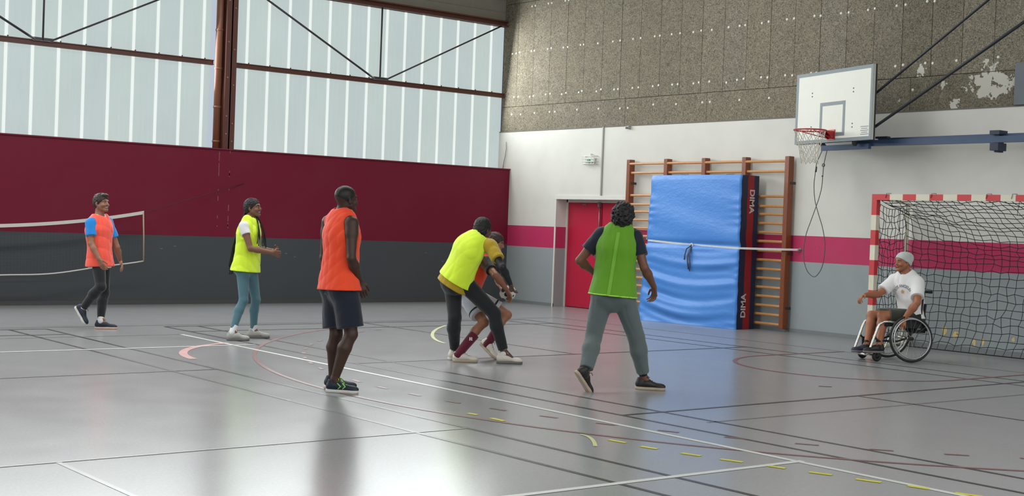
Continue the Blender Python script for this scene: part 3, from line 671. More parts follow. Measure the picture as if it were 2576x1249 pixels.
for v in np.linspace(.06, .94, 15): q.tube([top(u)*(1-v)+bot(u)*v for u in us], .0006, 3)
q.build('mesh', M('net_brown', (44, 36, 36), .9), nt)
MB().cyl(top(1), V(.0, -5.77, 2.05), .005, 6).build('guy_rope', M('rope_dark', (70, 34, 44), .8), nt, True)

# ================================================================== PEOPLE (implicit surfaces, one continuous mesh per body or garment)
nrm = lambda v: v/max(1e-9, np.linalg.norm(v))
def rc(a, b, ra, rb=None, k=.02, n=None, s=1., cuts=(), op=0):
    return dict(t=0, a=np.array(a, float), b=np.array(b, float), ra=ra, rb=ra if rb is None else rb, k=k, n=n, s=s, cuts=cuts, op=op)
def el(c, ax, r, k=.02, cuts=(), op=0):
    return dict(t=1, a=np.array(c, float), ax=ax, r=r, k=k, cuts=cuts, op=op)
def bounds(p):
    if p['t'] == 0:
        m = max(p['ra'], p['rb']); return np.minimum(p['a'], p['b'])-m, np.maximum(p['a'], p['b'])+m
    m = max(p['r']); return p['a']-m, p['a']+m
def pdist(p, X, Y, Z):
    a = p['a']; qx, qy, qz = X-a[0], Y-a[1], Z-a[2]
    if p['t'] == 0:
        ba = p['b']-a; sc = 1.
        if p['n'] is not None:
            n = p['n']; f = 1/p['s']-1; d = (qx*n[0]+qy*n[1]+qz*n[2])*f; qx = qx+n[0]*d; qy = qy+n[1]*d; qz = qz+n[2]*d
            ba = ba+n*(ba@n)*f; sc = .5+.5*p['s']
        L = max(ba@ba, 1e-9); h = np.clip((qx*ba[0]+qy*ba[1]+qz*ba[2])/L, 0, 1)
        d = np.sqrt((qx-h*ba[0])**2+(qy-h*ba[1])**2+(qz-h*ba[2])**2)-(p['ra']+(p['rb']-p['ra'])*h); d = d*sc
    else:
        k0 = 0; k1 = 0
        for v, r in zip(p['ax'], p['r']):
            t = qx*v[0]+qy*v[1]+qz*v[2]; k0 = k0+(t/r)**2; k1 = k1+(t/(r*r))**2
        k0 = np.sqrt(k0); d = k0*(k0-1)/np.maximum(np.sqrt(k1), 1e-6)
    for (c, n) in p['cuts']: d = np.maximum(d, (X-c[0])*n[0]+(Y-c[1])*n[1]+(Z-c[2])*n[2])
    return d
def field(prims, h, disp=None, gcuts=()):
    lo = np.min([bounds(p)[0] for p in prims if p['op'] == 0], 0)-.02; hi = np.max([bounds(p)[1] for p in prims if p['op'] == 0], 0)+.02
    n = np.ceil((hi-lo)/h).astype(int)+1; ax = [(lo[i]+h*np.arange(n[i])).astype(np.float32) for i in range(3)]
    D = np.full(n, 10., np.float32)
    for p in prims:
        a, b = bounds(p); m = p['k']+4*h; i0 = np.maximum(0, ((a-m-lo)/h).astype(int)); i1 = np.minimum(n, ((b+m-lo)/h).astype(int)+2)
        if np.any(i1 <= i0): continue
        sl = tuple(slice(i0[i], i1[i]) for i in range(3))
        d = pdist(p, ax[0][sl[0]][:, None, None], ax[1][sl[1]][None, :, None], ax[2][sl[2]][None, None, :]).astype(np.float32)
        e = D[sl]; k = p['k']
        if p['op'] == 0: g = np.clip(.5+.5*(e-d)/k, 0, 1); D[sl] = e*(1-g)+d*g-k*g*(1-g)
        else: g = np.clip(.5-.5*(e+d)/k, 0, 1); D[sl] = e*(1-g)-d*g+k*g*(1-g)
    if disp is not None:
        idx = np.nonzero(np.abs(D) < .035)
        D[idx] += disp(ax[0][idx[0]].astype(float), ax[1][idx[1]].astype(float), ax[2][idx[2]].astype(float))
    for (c, nn) in gcuts:
        D = np.maximum(D, ((ax[0]-c[0])*nn[0])[:, None, None]+((ax[1]-c[1])*nn[1])[None, :, None]+((ax[2]-c[2])*nn[2])[None, None, :])
    D[0], D[-1], D[:, 0], D[:, -1], D[:, :, 0], D[:, :, -1] = 1, 1, 1, 1, 1, 1
    return D, lo
def nets(D, lo, h):
    neg = D < 0; s = np.zeros(tuple(q-1 for q in D.shape), np.int8); sl = (slice(0, -1), slice(1, None))
    for i in (0, 1):
        for j in (0, 1):
            for k in (0, 1): s += neg[sl[i], sl[j], sl[k]]
    act = (s > 0) & (s < 8); ai = np.argwhere(act); idx = np.full(act.shape, -1, np.int64); idx[act] = np.arange(len(ai))
    cor = [(i, j, k) for i in (0, 1) for j in (0, 1) for k in (0, 1)]
    val = {c: D[ai[:, 0]+c[0], ai[:, 1]+c[1], ai[:, 2]+c[2]] for c in cor}
    acc = np.zeros((len(ai), 3)); cnt = np.zeros(len(ai))
    for c in cor:
        for x in range(3):
            if c[x] == 0:
                d = list(c); d[x] = 1; d = tuple(d); v0, v1 = val[c], val[d]; m = (v0 < 0) != (v1 < 0)
                t = np.where(m, v0/np.where(m, v0-v1, 1), 0); pos = np.tile(np.array(c, float), (len(ai), 1)); pos[:, x] = t
                acc += pos*m[:, None]; cnt += m
    vs = lo+h*(ai+acc/np.maximum(cnt, 1)[:, None]); fs = []
    for x in range(3):
        y, z = (x+1) % 3, (x+2) % 3
        a = [slice(1, -1)]*3; b = [slice(1, -1)]*3; a[x] = slice(0, -1); b[x] = slice(1, None)
        m = neg[tuple(a)] != neg[tuple(b)]; e = np.argwhere(m)
        if not len(e): continue
        e[:, y] += 1; e[:, z] += 1; ng = neg[e[:, 0], e[:, 1], e[:, 2]]; qd = []
        for dy, dz in ((1, 1), (0, 1), (0, 0), (1, 0)):
            t = e.copy(); t[:, y] -= dy; t[:, z] -= dz; qd.append(idx[t[:, 0], t[:, 1], t[:, 2]])
        qd = np.stack(qd, 1); qd[~ng] = qd[~ng][:, ::-1]; fs.append(qd)
    return vs, np.concatenate(fs)
def implicit(name, prims, h, mat, parent, disp=None, gcuts=(), color=None):
    D, lo = field(prims, h, disp, gcuts); vs, fs = nets(D, lo, h)
    base = np.array(abs_loc(parent)) if parent is not None else np.zeros(3)
    me = bpy.data.meshes.new(name); me.vertices.add(len(vs)); me.vertices.foreach_set('co', (vs-base).astype(np.float32).ravel())
    me.loops.add(fs.size); me.loops.foreach_set('vertex_index', fs.astype(np.int32).ravel())
    me.polygons.add(len(fs)); me.polygons.foreach_set('loop_start', np.arange(0, fs.size, 4, dtype=np.int32))
    me.update(calc_edges=True); me.validate(); me.polygons.foreach_set('use_smooth', np.ones(len(fs), bool))
    me.materials.append(mat)
    if color is not None:
        at = me.attributes.new('Col', 'FLOAT_COLOR', 'POINT'); c = np.ones((len(vs), 4), np.float32); c[:, :3] = color(vs); at.data.foreach_set('color', c.ravel())
    o = bpy.data.objects.new(name, me); COL.objects.link(o); o.parent = parent
    return o
def waves(amp, f, lat, z=7., ph=0.):
    # gathered cloth: rounded pleats with narrow creases, running mostly down the garment
    def g(x, y, zz):
        u = x*lat[0]+y*lat[1]; v = (x*lat[1]-y*lat[0])*.6
        a = np.abs(np.sin((u+v)*f*1.35+.9*np.sin(zz*z+ph)+ph+.5*np.sin(u*17+zz*5)))
        b = np.abs(np.sin((u*.55+zz*.8)*f*.9+1.4*np.sin(u*9+ph)+2*ph))
        c = np.sin(zz*13+u*7+ph)
        return amp*(.7-1.0*np.sqrt(a+.02)*(.65+.35*np.sin(u*13+zz*9+ph))+.5*(.6-np.sqrt(b+.02))+.25*c)
    return g
def fuzz(amp, f):
    def g(x, y, z): return amp*(np.sin(x*f+1.3*np.sin(y*f*.7))*np.sin(y*f*1.1+1.7*np.sin(z*f*.8))*np.sin(z*f*.93+x*f*.4)+.5*np.sin(x*f*2.1)*np.sin(y*f*1.9+z*f)*np.sin(z*f*2.3))
    return g
ex_, fx_ = V(.626, .779, 0), V(-.779, .627, 0)     # image-right and away from the viewer, on the floor
dirv = lambda r, a, z=0.: nrm(ex_*r+fx_*a+V(0, 0, z))

def torso(J, b, g, chest=0.):
    up = nrm(J['neck']-J['pelvis']); ls = nrm(J['lsho']-J['rsho']); lh = nrm(J['lhip']-J['rhip']); L = np.linalg.norm(J['neck']-J['pelvis'])
    fs, fh = nrm(np.cross(ls, up)), nrm(np.cross(lh, up)); bow = J.get('bow', 0.)
    P0 = J['pelvis']; P1 = P0+up*L*.36-fh*bow*.6; P2 = P0+up*L*.70-fs*bow; P3 = P0+up*L*.90-fs*bow*.5
    return up, ls, lh, fs, fh, [rc(P0, P1, .152*b+g, .134*b+g, .03, fh, .74), rc(P1, P2, .134*b+g, .158*b+g, .03, fs, .70), rc(P2, P3, .158*b+g, .115*b+g, .03, fs, .66)], (P0, P1, P2, P3)
def hand(J, s, a_, pn, k=.008, curl=(.35, .45, .35), sc=1.):
    w = J[s+'wrist']; d = nrm(J[s+'tip']-w); a_ = nrm(a_-d*(a_@d)); pn = pn-d*(pn@d); pn = nrm(pn-a_*(pn@a_)); out = []
    for i in range(4):
        o = 1.5-i; kn = w+d*.082*sc+a_*o*.0205*sc; out.append(rc(w+a_*o*.011*sc, kn, .0145*sc, .0115*sc, .012))
        ln = (.95, 1.06, 1.0, .8)[i]*sc; p = kn; ang = 0.; sp = a_*o*.05
        for j, l in enumerate((.042, .027, .021)):
            ang += curl[j]; q = p+nrm(d*math.cos(ang)+pn*math.sin(ang)+sp)*l*ln; out.append(rc(p, q, (.0092, .0083, .0075)[j]*sc, (.0083, .0075, .0066)[j]*sc, .004)); p = q
    t0 = w+d*.022*sc+a_*.016*sc; t1 = t0+nrm(d*.62+a_*.75+pn*.25)*.042*sc; t2 = t1+nrm(d*.85+a_*.35+pn*.3)*.032*sc; t3 = t2+nrm(d*.95+a_*.1+pn*.3)*.025*sc
    out += [rc(t0, t1, .015*sc, .0115*sc, .008), rc(t1, t2, .0108*sc, .0095*sc, .004), rc(t2, t3, .0095*sc, .0078*sc, .004)]
    return out
def make_body(root, J, S):
    b = S.get('b', 1.); up, ls, lh, fs, fh, pr, PP = torso(J, b, 0); mus = S.get('mus', 1.)
    pr = list(pr)
    for s in 'rl':
        sg = -1 if s == 'r' else 1; sh, e, w = J[s+'sho'], J[s+'elbow'], J[s+'wrist']
        pr += [rc(J['neck']-up*.01, sh*.8+J['neck']*.2, .05*b, .052*b, .03), rc(sh, sh+(e-sh)*.3, .058*b*mus, .052*b*mus, .03), rc(sh+(e-sh)*.25, e, .050*b*mus, .037*b, .02),
               rc(e, e+(w-e)*.35, .038*b, .041*b*mus, .015), rc(e+(w-e)*.3, w, .041*b*mus, .026*b, .015)]
        ha, hp = S['hands'].get(s, (fs*.9+V(0, 0, -.1), -sg*ls)); pr += hand(J, s, ha, hp, curl=S.get('curl', {}).get(s, (.3, .4, .3)), sc=S.get('hsc', 1.))
        h_, kn, an = J[s+'hip'], J[s+'knee'], J[s+'ankle']; bk = nrm(np.cross(nrm(kn-h_), lh)); bk = -fh
        pr += [rc(h_, kn, .088*b, .054*b, .03), el(h_-fh*.05*b-up*.01, (fh, lh, up), (.085*b, .082*b, .09*b), .03), rc(kn, kn+(an-kn)*.3+bk*.018, .051*b, .054*b*mus, .02), rc(kn+(an-kn)*.3+bk*.016, an, .054*b*mus, .034*b, .02),
               rc(an, J[s+'heel']*.45+J[s+'toe']*.55+nrm(an-J[s+'heel'])*.03, .034, .028, .02)]
    # head
    hf = nrm(S['face']); hu = nrm(V(0, 0, 1)+S.get('tilt', V(0, 0, 0))); hf = nrm(hf-hu*(hf@hu)); hr = np.cross(hf, hu); c = J['head']+S.get('hoff', V(0, 0, 0)); q = S.get('hh', .232)/.232
    L = lambda x, y, z: c+q*(hr*x+hf*y+hu*z); A = (hr, hf, hu); E_ = lambda x, y, z, r, k=.012, op=0: el(L(x, y, z), A, tuple(q*t for t in r), k, (), op)
    pr += [E_(0, -.012, .034, (.076, .096, .084), .02), E_(0, .026, -.03, (.060, .066, .078), .025), rc(L(0, -.02, -.05), J['neck'], .054*b, .06*b, .03)]
    for x in (-1, 1):
        pr += [rc(L(.05*x, .01, -.05), L(.018*x, .07, -.092), .026*q, .022*q, .02), E_(.042*x, .062, -.03, (.024, .026, .024), .015), rc(L(.012*x, .083, .026), L(.045*x, .070, .026), .011*q, .011*q, .008),
               E_(.031*x, .095, .006, (.017, .016, .011), .008, 1), E_(.031*x, .0735, .006, (.0135, .0135, .0135), .003), E_(.076*x, -.008, -.012, (.010, .019, .030), .006), E_(.073*x, .004, -.008, (.012, .008, .012), .004, 1)]
    pr += [rc(L(0, .086, .016), L(0, .104, -.02), .008*q, .0125*q, .008), E_(.010, .098, -.024, (.010, .010, .008), .006), E_(-.010, .098, -.024, (.010, .010, .008), .006),
           E_(0, .082, -.052, (.027, .014, .008), .006), E_(0, .081, -.063, (.024, .014, .009), .006), E_(0, .075, -.094, (.022, .018, .016), .012)]
    sk = np.array(lin(S['skin'])[:3]); dk = sk*.45; lip = np.array(lin(S.get('lip', tuple(np.array(S['skin'])*V(.85, .62, .62)))))[:3]; hair = np.array(lin(S.get('hair', (30, 24, 22))))[:3]; smile = S.get('smile', False); crop = S.get('crop', False); beard = S.get('beard', 0)
    sleeve = S.get('sleeve')
    def color(v):
        p = (v-c)/q; x, y, z = p@hr, p@hf, p@hu; col = np.tile(sk, (len(v), 1)); ax_ = np.abs(x); hd = (np.abs(z) < .13) & (ax_ < .1) & (np.abs(y) < .13)
        if crop: m = hd & (z*.75-y*.5 > .0) & (z > -.03-.5*np.minimum(0, y)); col[m] = hair
        if beard: m = hd & (z < -.035) & (y > -.01) & (z > -.115); col[m] = col[m]*(1-beard)+hair*beard
        m = hd & (y > .07) & (z > .022+.0) & (z < .034) & (ax_ > .012) & (ax_ < .052); col[m] = hair*.7+dk*.3
        e = np.sqrt((ax_-.031)**2+(y-.0735)**2+(z-.006)**2); m = hd & (e < .0155) & (np.abs(z-.006) < .0055) & (y > .078); col[m] = (.30, .27, .25)
        m &= (ax_-.031)**2+(z-.006)**2 < .0075**2; col[m] = (.02, .012, .01)
        m = hd & (y > .076) & (ax_ < .027) & (z < -.044) & (z > -.073); col[m] = lip
        if smile: m = hd & (y > .074) & (ax_ < .025) & (np.abs(z+.057) < .0075-.1*ax_); col[m] = (.40, .37, .34)
        if sleeve is not None:
            s_ = sleeve[0]; a, b2 = J[s_+'sho']*.4+J[s_+'elbow']*.6, J[s_+'wrist']; 
            for a1, b1 in ((J[s_+'sho'], J[s_+'elbow']), (J[s_+'elbow'], J[s_+'wrist'])):
                d = b1-a1; t = np.clip(((v-a1)@d)/(d@d), 0, 1); m = (np.linalg.norm(v-a1-t[:, None]*d, axis=1) < .08) & (((v-a1)@d)/(d@d) < (1.2 if b1 is J[s_+'elbow'] else .96)) & (((v-a1)@d)/(d@d) > -.3); col[m] = np.array(lin(sleeve[1]))[:3]
        return col
    o = implicit('body', pr, .0055, SKIN, root, color=color)
    return o, dict(c=c, L=L, A=A, q=q, E=E_, hf=hf, hu=hu, hr=hr)
SKIN = mat_skin('skin')

def shoe(root, J, s, upper_m, sole_m, lace_m, Lf=.285, collar=.05, mark=None):
    an = J[s+'ankle']; h0, t0 = J[s+'heel'], J[s+'toe']; fd = nrm(t0-h0); u = an-h0; u = nrm(u-fd*(u@fd))
    if 'up'+s in J: u = nrm(J['up'+s]-fd*(fd@J['up'+s]))
    elif abs(fd[2]) < .15: u = nrm(V(0, 0, 1)-fd*fd[2])
    sd = np.cross(fd, u); h0 = an-fd*(Lf*.27)-u*max(.085, min(.10, (an-h0)@u))
    if J.get('planted'+s, True) and abs(fd[2]) < .15: h0 = V(h0[0], h0[1], 0)
    Q = lambda a, z, x=0.: h0+fd*Lf*a+u*z+sd*x
    pr = [rc(Q(.15, .052), Q(.42, .060), .040, .039, .02, sd, .92), rc(Q(.36, .058), Q(.84, .036), .040, .031, .03, u, .8), el(Q(.83, .034), (fd, sd, u), (.052, .040, .027), .02), rc(Q(.17, .06), Q(.2, .06+collar), .038, .036, .015)]
    pr.append(rc(Q(.2, .115+collar*.3), Q(.22, .2), .036, .045, .006, op=1))
    up_o = implicit('shoe', pr, .0055, upper_m, root, gcuts=[(Q(0, .022), -u)])
    sp_ = [rc(Q(.15, .014), Q(.5, .014), .042, .040, .02), rc(Q(.45, .014), Q(.80, .016), .040, .046, .02), el(Q(.82, .018), (fd, sd, u), (.055, .046, .04), .02)]
    implicit('sole', sp_, .0055, sole_m, up_o, gcuts=[(Q(0, .028), u), (Q(0, 0), -u)])
    q = MB()
    for i in range(4):
        a = .40+.075*i; zt = (.103, .096, .085, .073)[i]; q.tube([Q(a, zt-.014, -.026), Q(a+.02, zt+.003, 0), Q(a, zt-.014, .026)], .0035, 5)
    q.tube([Q(.38, .107), Q(.40, .125, .022), Q(.45, .112, .045)], .003, 5); q.tube([Q(.38, .107), Q(.41, .125, -.025), Q(.47, .108, -.048)], .003, 5)
    q.build('laces', lace_m, up_o, True, loc=tuple(abs_loc(up_o)))
    if mark is not None:
        me = up_o.data; off = np.array(abs_loc(up_o)); tree = BVHTree.FromPolygons([v.co for v in me.vertices], [tuple(p.vertices) for p in me.polygons]); q = MB()
        for sgn in (-1, 1):
            for k in (0, 1):
                for (a0, z0), (a1, z1) in (((.40+.13*k, .085), (.50+.13*k, .058)), ((.50+.13*k, .058), (.42+.13*k, .034))):
                    pts = []
                    for t in np.linspace(0, 1, 5):
                        for w_ in (-.018, .018):
                            p0 = Q(a0+(a1-a0)*t+w_/1.0, z0+(z1-z0)*t, sgn*.12); hit = tree.ray_cast(Vector(p0-off), Vector(-sgn*sd))
                            pts.append(np.array(hit[0])+off+sgn*sd*.0015 if hit[0] is not None else p0-sgn*sd*.08)
                    q.add(pts, [(2*i, 2*i+1, 2*i+3, 2*i+2) for i in range(4)])
        q.build('chevron_mark', mark, up_o)
    return up_o
def bib(root, J, S, mat, name='bib', hem=.09, g=.026, flare=.03, arm=.062, deep=.15, wv=(.006, 42), neckr=.085, edge=None, ph=0., wide=.92):
    b = S.get('b', 1.); up, ls, lh, fs, fh, pr, (P0, P1, P2, P3) = torso(J, b, g); H = P0-up*hem if not S.get('hemp') is not None else S['hemp']
    pr = [rc(P0-up*(hem+.06), P1, .160*b+g+flare, .146*b+g, .04, fh, .78), rc(P1, P2, .146*b+g, .164*b+g, .04, fs, .74), rc(P2, P3, .164*b+g, .125*b+g, .04, fs, .70)]
    for s in 'rl': sh = J[s+'sho']; pr.append(rc(J['neck']-up*.02, sh*wide+J['neck']*(1-wide)+up*.0, .055*b+g*.5, .05*b+g*.5, .03, cuts=[(sh*wide+J['neck']*(1-wide), (ls if s == 'l' else -ls))]))
    for s in 'rl':
        sg = 1 if s == 'l' else -1; sh = J[s+'sho']+ls*sg*.045
        pr.append(rc(sh+up*.015, sh-up*deep, arm, arm*.75, .012, op=1))
    pr.append(el(J['neck']+up*.075+fs*.012, (ls, fs, up), (neckr, neckr, neckr*.9), .012, op=1))
    d = waves(wv[0], wv[1], ls, ph=ph)
    o = implicit(name, pr, .0075, mat, root, d, [(H, -up)])
    if edge is not None:
        me = o.data; off = np.array(abs_loc(o)); co = np.array([v.co for v in me.vertices])+off
        e = [rc(P0-up*(hem+.06), P1, .160*b+g+flare+.003, .146*b+g+.003, .04, fh, .78)]
        implicit('hem_edge', e, .0075, edge, o, d, [(H, -up), (H+up*.014, up)])
    return o
def tshirt(root, J, S, mat, hem=.06, g=.013, sl=.55, slr=.068, name='t_shirt', wv=(.006, 34), flare=.0, nr=.075, arms='rl', hemcut=None, sl2=None):
    b = S.get('b', 1.); up, ls, lh, fs, fh, pr, (P0, P1, P2, P3) = torso(J, b, g)
    pr = [rc(P0-up*(hem+.05), P1, .158*b+g+flare, .142*b+g, .03, fh, .76), rc(P1, P2, .142*b+g, .162*b+g, .03, fs, .72), rc(P2, P3, .162*b+g, .12*b+g, .03, fs, .68)]
    for s in arms:
        sh, e = J[s+'sho'], J[s+'elbow']; d = nrm(e-sh); en = sh+(e-sh)*sl
        pr += [rc(J['neck']-up*.02, sh*.85+J['neck']*.15, .055*b+g*.5, .056*b+g, .03), rc(sh, en+d*.04, slr*b, slr*b*.98, .03, cuts=[(en, d)])]
    pr.append(el(J['neck']+up*.07+fs*.01, (ls, fs, up), (nr, nr, nr), .01, op=1))
    return implicit(name, pr, .0075, mat, root, waves(wv[0], wv[1], ls, ph=1.), [hemcut or (P0-up*hem, -up)])
def trousers(root, J, S, mat, end=.97, rt=.098, rk=.066, ra=.048, name='trousers', wv=(.002, 40), top=.10, g=.016, loose=.0, short=None, sh_r=.105, sh_e=.108, waist=.12):
    b = S.get('b', 1.); up, ls, lh, fs, fh, _, (P0, P1, P2, P3) = torso(J, b, g); pr = [rc(P0-up*.02, P0+up*waist, .156*b+g, .146*b+g, .04, fh, .76)]
    for s in 'rl':
        h_, kn, an = J[s+'hip'], J[s+'knee'], J[s+'ankle']; bk = -fh
        pr.append(el(h_-fh*.05*b-up*.01, (fh, lh, up), (.092*b+g*.5, .09*b+g*.5, .098*b+g*.5), .04))
        if short is None:
            en = kn+(an-kn)*end; d = nrm(an-kn)
            pr += [rc(h_, kn, rt*b, rk*b, .03), rc(kn, kn+(an-kn)*.35+bk*.016, rk*b, (rk+.002)*b, .02), rc(kn+(an-kn)*.33+bk*.014, en+d*.03, (rk+.001)*b, ra*b, .02, cuts=[(en, d)])]
        else:
            en = h_+(kn-h_)*short; d = nrm(kn-h_); pr.append(rc(h_, en+d*.05, sh_r*b, sh_e*b, .035, cuts=[(en, d)]))
    return implicit(name, pr, .0075, mat, root, waves(wv[0], wv[1], lh, z=14, ph=.5), [(P0+up*top, up)])
def sock(root, J, s, mat, hi=.22, r=(.05, .042)):
    if r[0] < .05: r = (.041, .038)
    kn, an = J[s+'knee'], J[s+'ankle']; d = nrm(kn-an); en = an+(kn-an)*hi; bk = V(0, 0, 0)
    return implicit('sock', [rc(an-d*.03, en+d*.03, r[1], r[0], .01, cuts=[(en, d)])], .006, mat, root)
def hair_cap(root, hd, mat, r=(.083, .103, .093), back=.0, cut=(.02, .75, .66), noise=(.004, 90), name='hair', extra=()):
    L, A, q = hd['L'], hd['A'], hd['q']; c0, cy, cz = cut; n = nrm(hd['hf']*cy-hd['hu']*cz)
    pr = [hd['E'](0, -.014-back, .036, r, .02, 0), hd['E'](0, -.035, -.015, (.074, .075, .075), .03)]+list(extra)
    return implicit(name, pr, .005, mat, root, fuzz(*noise), [(L(0, c0*cy, -c0*cz), n)])
def pers(J, label):
    p = J['pelvis']; return thing('person', label, 'person', (float(p[0]), float(p[1]), 0))
def jd(right, left, **k):
    d = {a: np.array(b, float) for a, b in k.items()}
    for c, side in (('r', right), ('l', left)):
        for a, b in side.items(): d[c+a] = np.array(b, float)
    return d
JA = {
 'A': jd(top=(4.189, -9.926, 1.725), chin=(4.233, -9.878, 1.471), head=(4.194, -9.924, 1.594), neck=(4.185, -9.94, 1.392), rsho=(4.268, -10.078, 1.335), lsho=(4.107, -9.798, 1.35), pelvis=(4.206, -9.927, 0.916), rhip=(4.269, -9.977, 0.898), lhip=(4.151, -9.868, 0.899),
   right=dict(heel=(4.096, -10.161, 0.257), toe=(4.208, -10.075, 0.054), ankle=(4.155, -10.102, 0.26), knee=(4.429, -9.988, 0.547), elbow=(4.349, -10.096, 1.078), wrist=(4.463, -10.038, 0.895), tip=(4.498, -9.998, 0.789)),
   left=dict(heel=(4.196, -9.95, 0), toe=(4.307, -9.735, 0), ankle=(4.221, -9.892, 0.127), knee=(4.093, -9.804, 0.446), elbow=(4.161, -9.689, 1.039), wrist=(4.027, -9.58, 0.852), tip=(4.15, -9.574, 0.735))),
 'B': jd(top=(5.869, -8.687, 1.723), chin=(5.935, -8.61, 1.488), head=(5.873, -8.684, 1.601), neck=(5.861, -8.704, 1.44), rsho=(5.95, -8.834, 1.365), lsho=(5.761, -8.59, 1.382), pelvis=(5.847, -8.736, 0.894), rhip=(5.896, -8.804, 0.876), lhip=(5.809, -8.656, 0.878),
   right=dict(heel=(6.053, -9.084, 0), toe=(6.17, -8.855, 0), ankle=(6.091, -9.008, 0.121), knee=(6.013, -8.839, 0.472), elbow=(6.078, -8.806, 1.105), wrist=(6.206, -8.573, 1.066), tip=(6.175, -8.414, 1.038)),
   left=dict(heel=(5.845, -8.664, 0), toe=(5.963, -8.433, 0), ankle=(5.864, -8.613, 0.103), knee=(5.9, -8.613, 0.473), elbow=(5.797, -8.538, 1.09), wrist=(6.03, -8.456, 1.08), tip=(6.193, -8.47, 1.096))),
 'C': jd(top=(10.594, -10.285, 1.792), chin=(10.631, -10.197, 1.557), head=(10.605, -10.275, 1.675), neck=(10.586, -10.302, 1.532), rsho=(10.76, -10.31, 1.466), lsho=(10.387, -10.312, 1.468), pelvis=(10.599, -10.302, 0.925), rhip=(10.686, -10.306, 0.909), lhip=(10.496, -10.287, 0.905),
   right=dict(heel=(10.603, -10.443, 0), toe=(10.821, -10.26, -0), ankle=(10.678, -10.373, 0.113), knee=(10.763, -10.273, 0.507), elbow=(10.842, -10.349, 1.17), wrist=(10.758, -10.204, 0.968), tip=(10.796, -10.164, 0.791)),
   left=dict(heel=(10.404, -10.284, 0), toe=(10.608, -10.074, 0), ankle=(10.441, -10.249, 0.105), knee=(10.552, -10.296, 0.489), elbow=(10.379, -10.343, 1.151), wrist=(10.301, -10.227, 0.929), tip=(10.346, -10.173, 0.761))),
 'D': jd(top=(9.112, -7.613, 1.57), chin=(9.084, -7.494, 1.352), head=(9.074, -7.584, 1.449), neck=(9.086, -7.652, 1.322), rsho=(9.248, -7.596, 1.26), lsho=(8.846, -7.584, 1.29), pelvis=(8.912, -7.8, 0.898), rhip=(9, -7.756, 0.864), lhip=(8.808, -7.771, 0.866),
   right=dict(heel=(9.289, -7.427, 0), toe=(9.436, -7.245, 0), ankle=(9.298, -7.413, 0.139), knee=(9.223, -7.499, 0.536), elbow=(9.468, -7.607, 1.056), wrist=(9.413, -7.445, 0.867), tip=(9.345, -7.341, 0.75)),
   left=dict(heel=(8.793, -7.764, 0), toe=(8.934, -7.602, 0), ankle=(8.827, -7.723, 0.116), knee=(8.928, -7.814, 0.475), elbow=(8.977, -7.429, 1.034), wrist=(8.97, -7.216, 0.894), tip=(8.933, -7.08, 0.799))),
 'E': jd(top=(8.805, -7.201, 1.404), chin=(8.863, -7.135, 1.193), head=(8.809, -7.199, 1.297), neck=(8.759, -7.266, 1.146), rsho=(8.885, -7.382, 1.075), lsho=(8.698, -7.103, 1.101), pelvis=(8.629, -7.439, 0.723), rhip=(8.707, -7.502, 0.702), lhip=(8.588, -7.33, 0.72),
   right=dict(heel=(8.976, -7.85, 0), toe=(9.086, -7.652, 0), ankle=(9.007, -7.791, 0.1), knee=(9.037, -7.492, 0.426), elbow=(9.149, -7.443, 0.947), wrist=(9.097, -7.245, 0.796), tip=(9.066, -7.135, 0.67)),
   left=dict(heel=(8.755, -7.297, 0.159), toe=(8.956, -7.243, 0.008), ankle=(8.831, -7.26, 0.183), knee=(8.85, -7.022, 0.489), elbow=(8.569, -6.956, 0.873), wrist=(8.787, -7.055, 0.786), tip=(8.915, -7.106, 0.687))),
 'F': jd(top=(11.596, -7.899, 1.725), chin=(11.572, -7.807, 1.487), head=(11.602, -7.894, 1.611), neck=(11.584, -7.92, 1.492), rsho=(11.678, -7.804, 1.431), lsho=(11.45, -8.024, 1.442), pelvis=(11.568, -7.956, 0.916), rhip=(11.624, -7.887, 0.897), lhip=(11.498, -8.011, 0.897),
   right=dict(heel=(11.58, -7.602, 0), toe=(11.733, -7.459, 0), ankle=(11.617, -7.567, 0.123), knee=(11.641, -7.709, 0.511), elbow=(11.799, -7.79, 1.157), wrist=(11.755, -7.613, 0.979), tip=(11.714, -7.548, 0.827)),
   left=dict(heel=(11.537, -8.302, 0.13), toe=(11.542, -8.203, 0.01), ankle=(11.556, -8.249, 0.185), knee=(11.428, -8.051, 0.493), elbow=(11.328, -8.17, 1.198), wrist=(11.272, -7.945, 1.093), tip=(11.229, -7.786, 1.05))),
 'G': jd(top=(10.714, -2.233, 1.353), chin=(10.697, -2.308, 1.104), head=(10.712, -2.238, 1.225), neck=(10.743, -2.204, 1.058), rsho=(10.563, -2.207, 0.974), lsho=(10.895, -2.177, 0.978), pelvis=(10.781, -2.123, 0.555), rhip=(10.672, -2.099, 0.541), lhip=(10.865, -2.178, 0.542),
   right=dict(heel=(10.459, -2.552, 0.09), toe=(10.486, -2.869, 0.102), ankle=(10.496, -2.609, 0.184), knee=(10.416, -2.435, 0.541), elbow=(10.526, -2.458, 0.812), wrist=(10.512, -2.712, 0.803), tip=(10.503, -2.871, 0.744)),
   left=dict(heel=(10.685, -2.621, 0.104), toe=(10.745, -2.865, 0.117), ankle=(10.718, -2.673, 0.206), knee=(10.639, -2.524, 0.559), elbow=(11.002, -2.326, 0.74), wrist=(10.885, -2.421, 0.532), tip=(10.944, -2.549, 0.437))),
}
m_coral = mat_cloth('bib_coral', (255, 92, 74), .7, .08); m_orange = mat_cloth('bib_orange', (255, 78, 42), .7, .1)
m_lime = mat_cloth('bib_lime', (222, 252, 60), .7, .07); m_green = mat_cloth('vest_green', (96, 152, 30), .7, .1); m_greene = mat_cloth('vest_edge', (170, 226, 74), .6, .05)
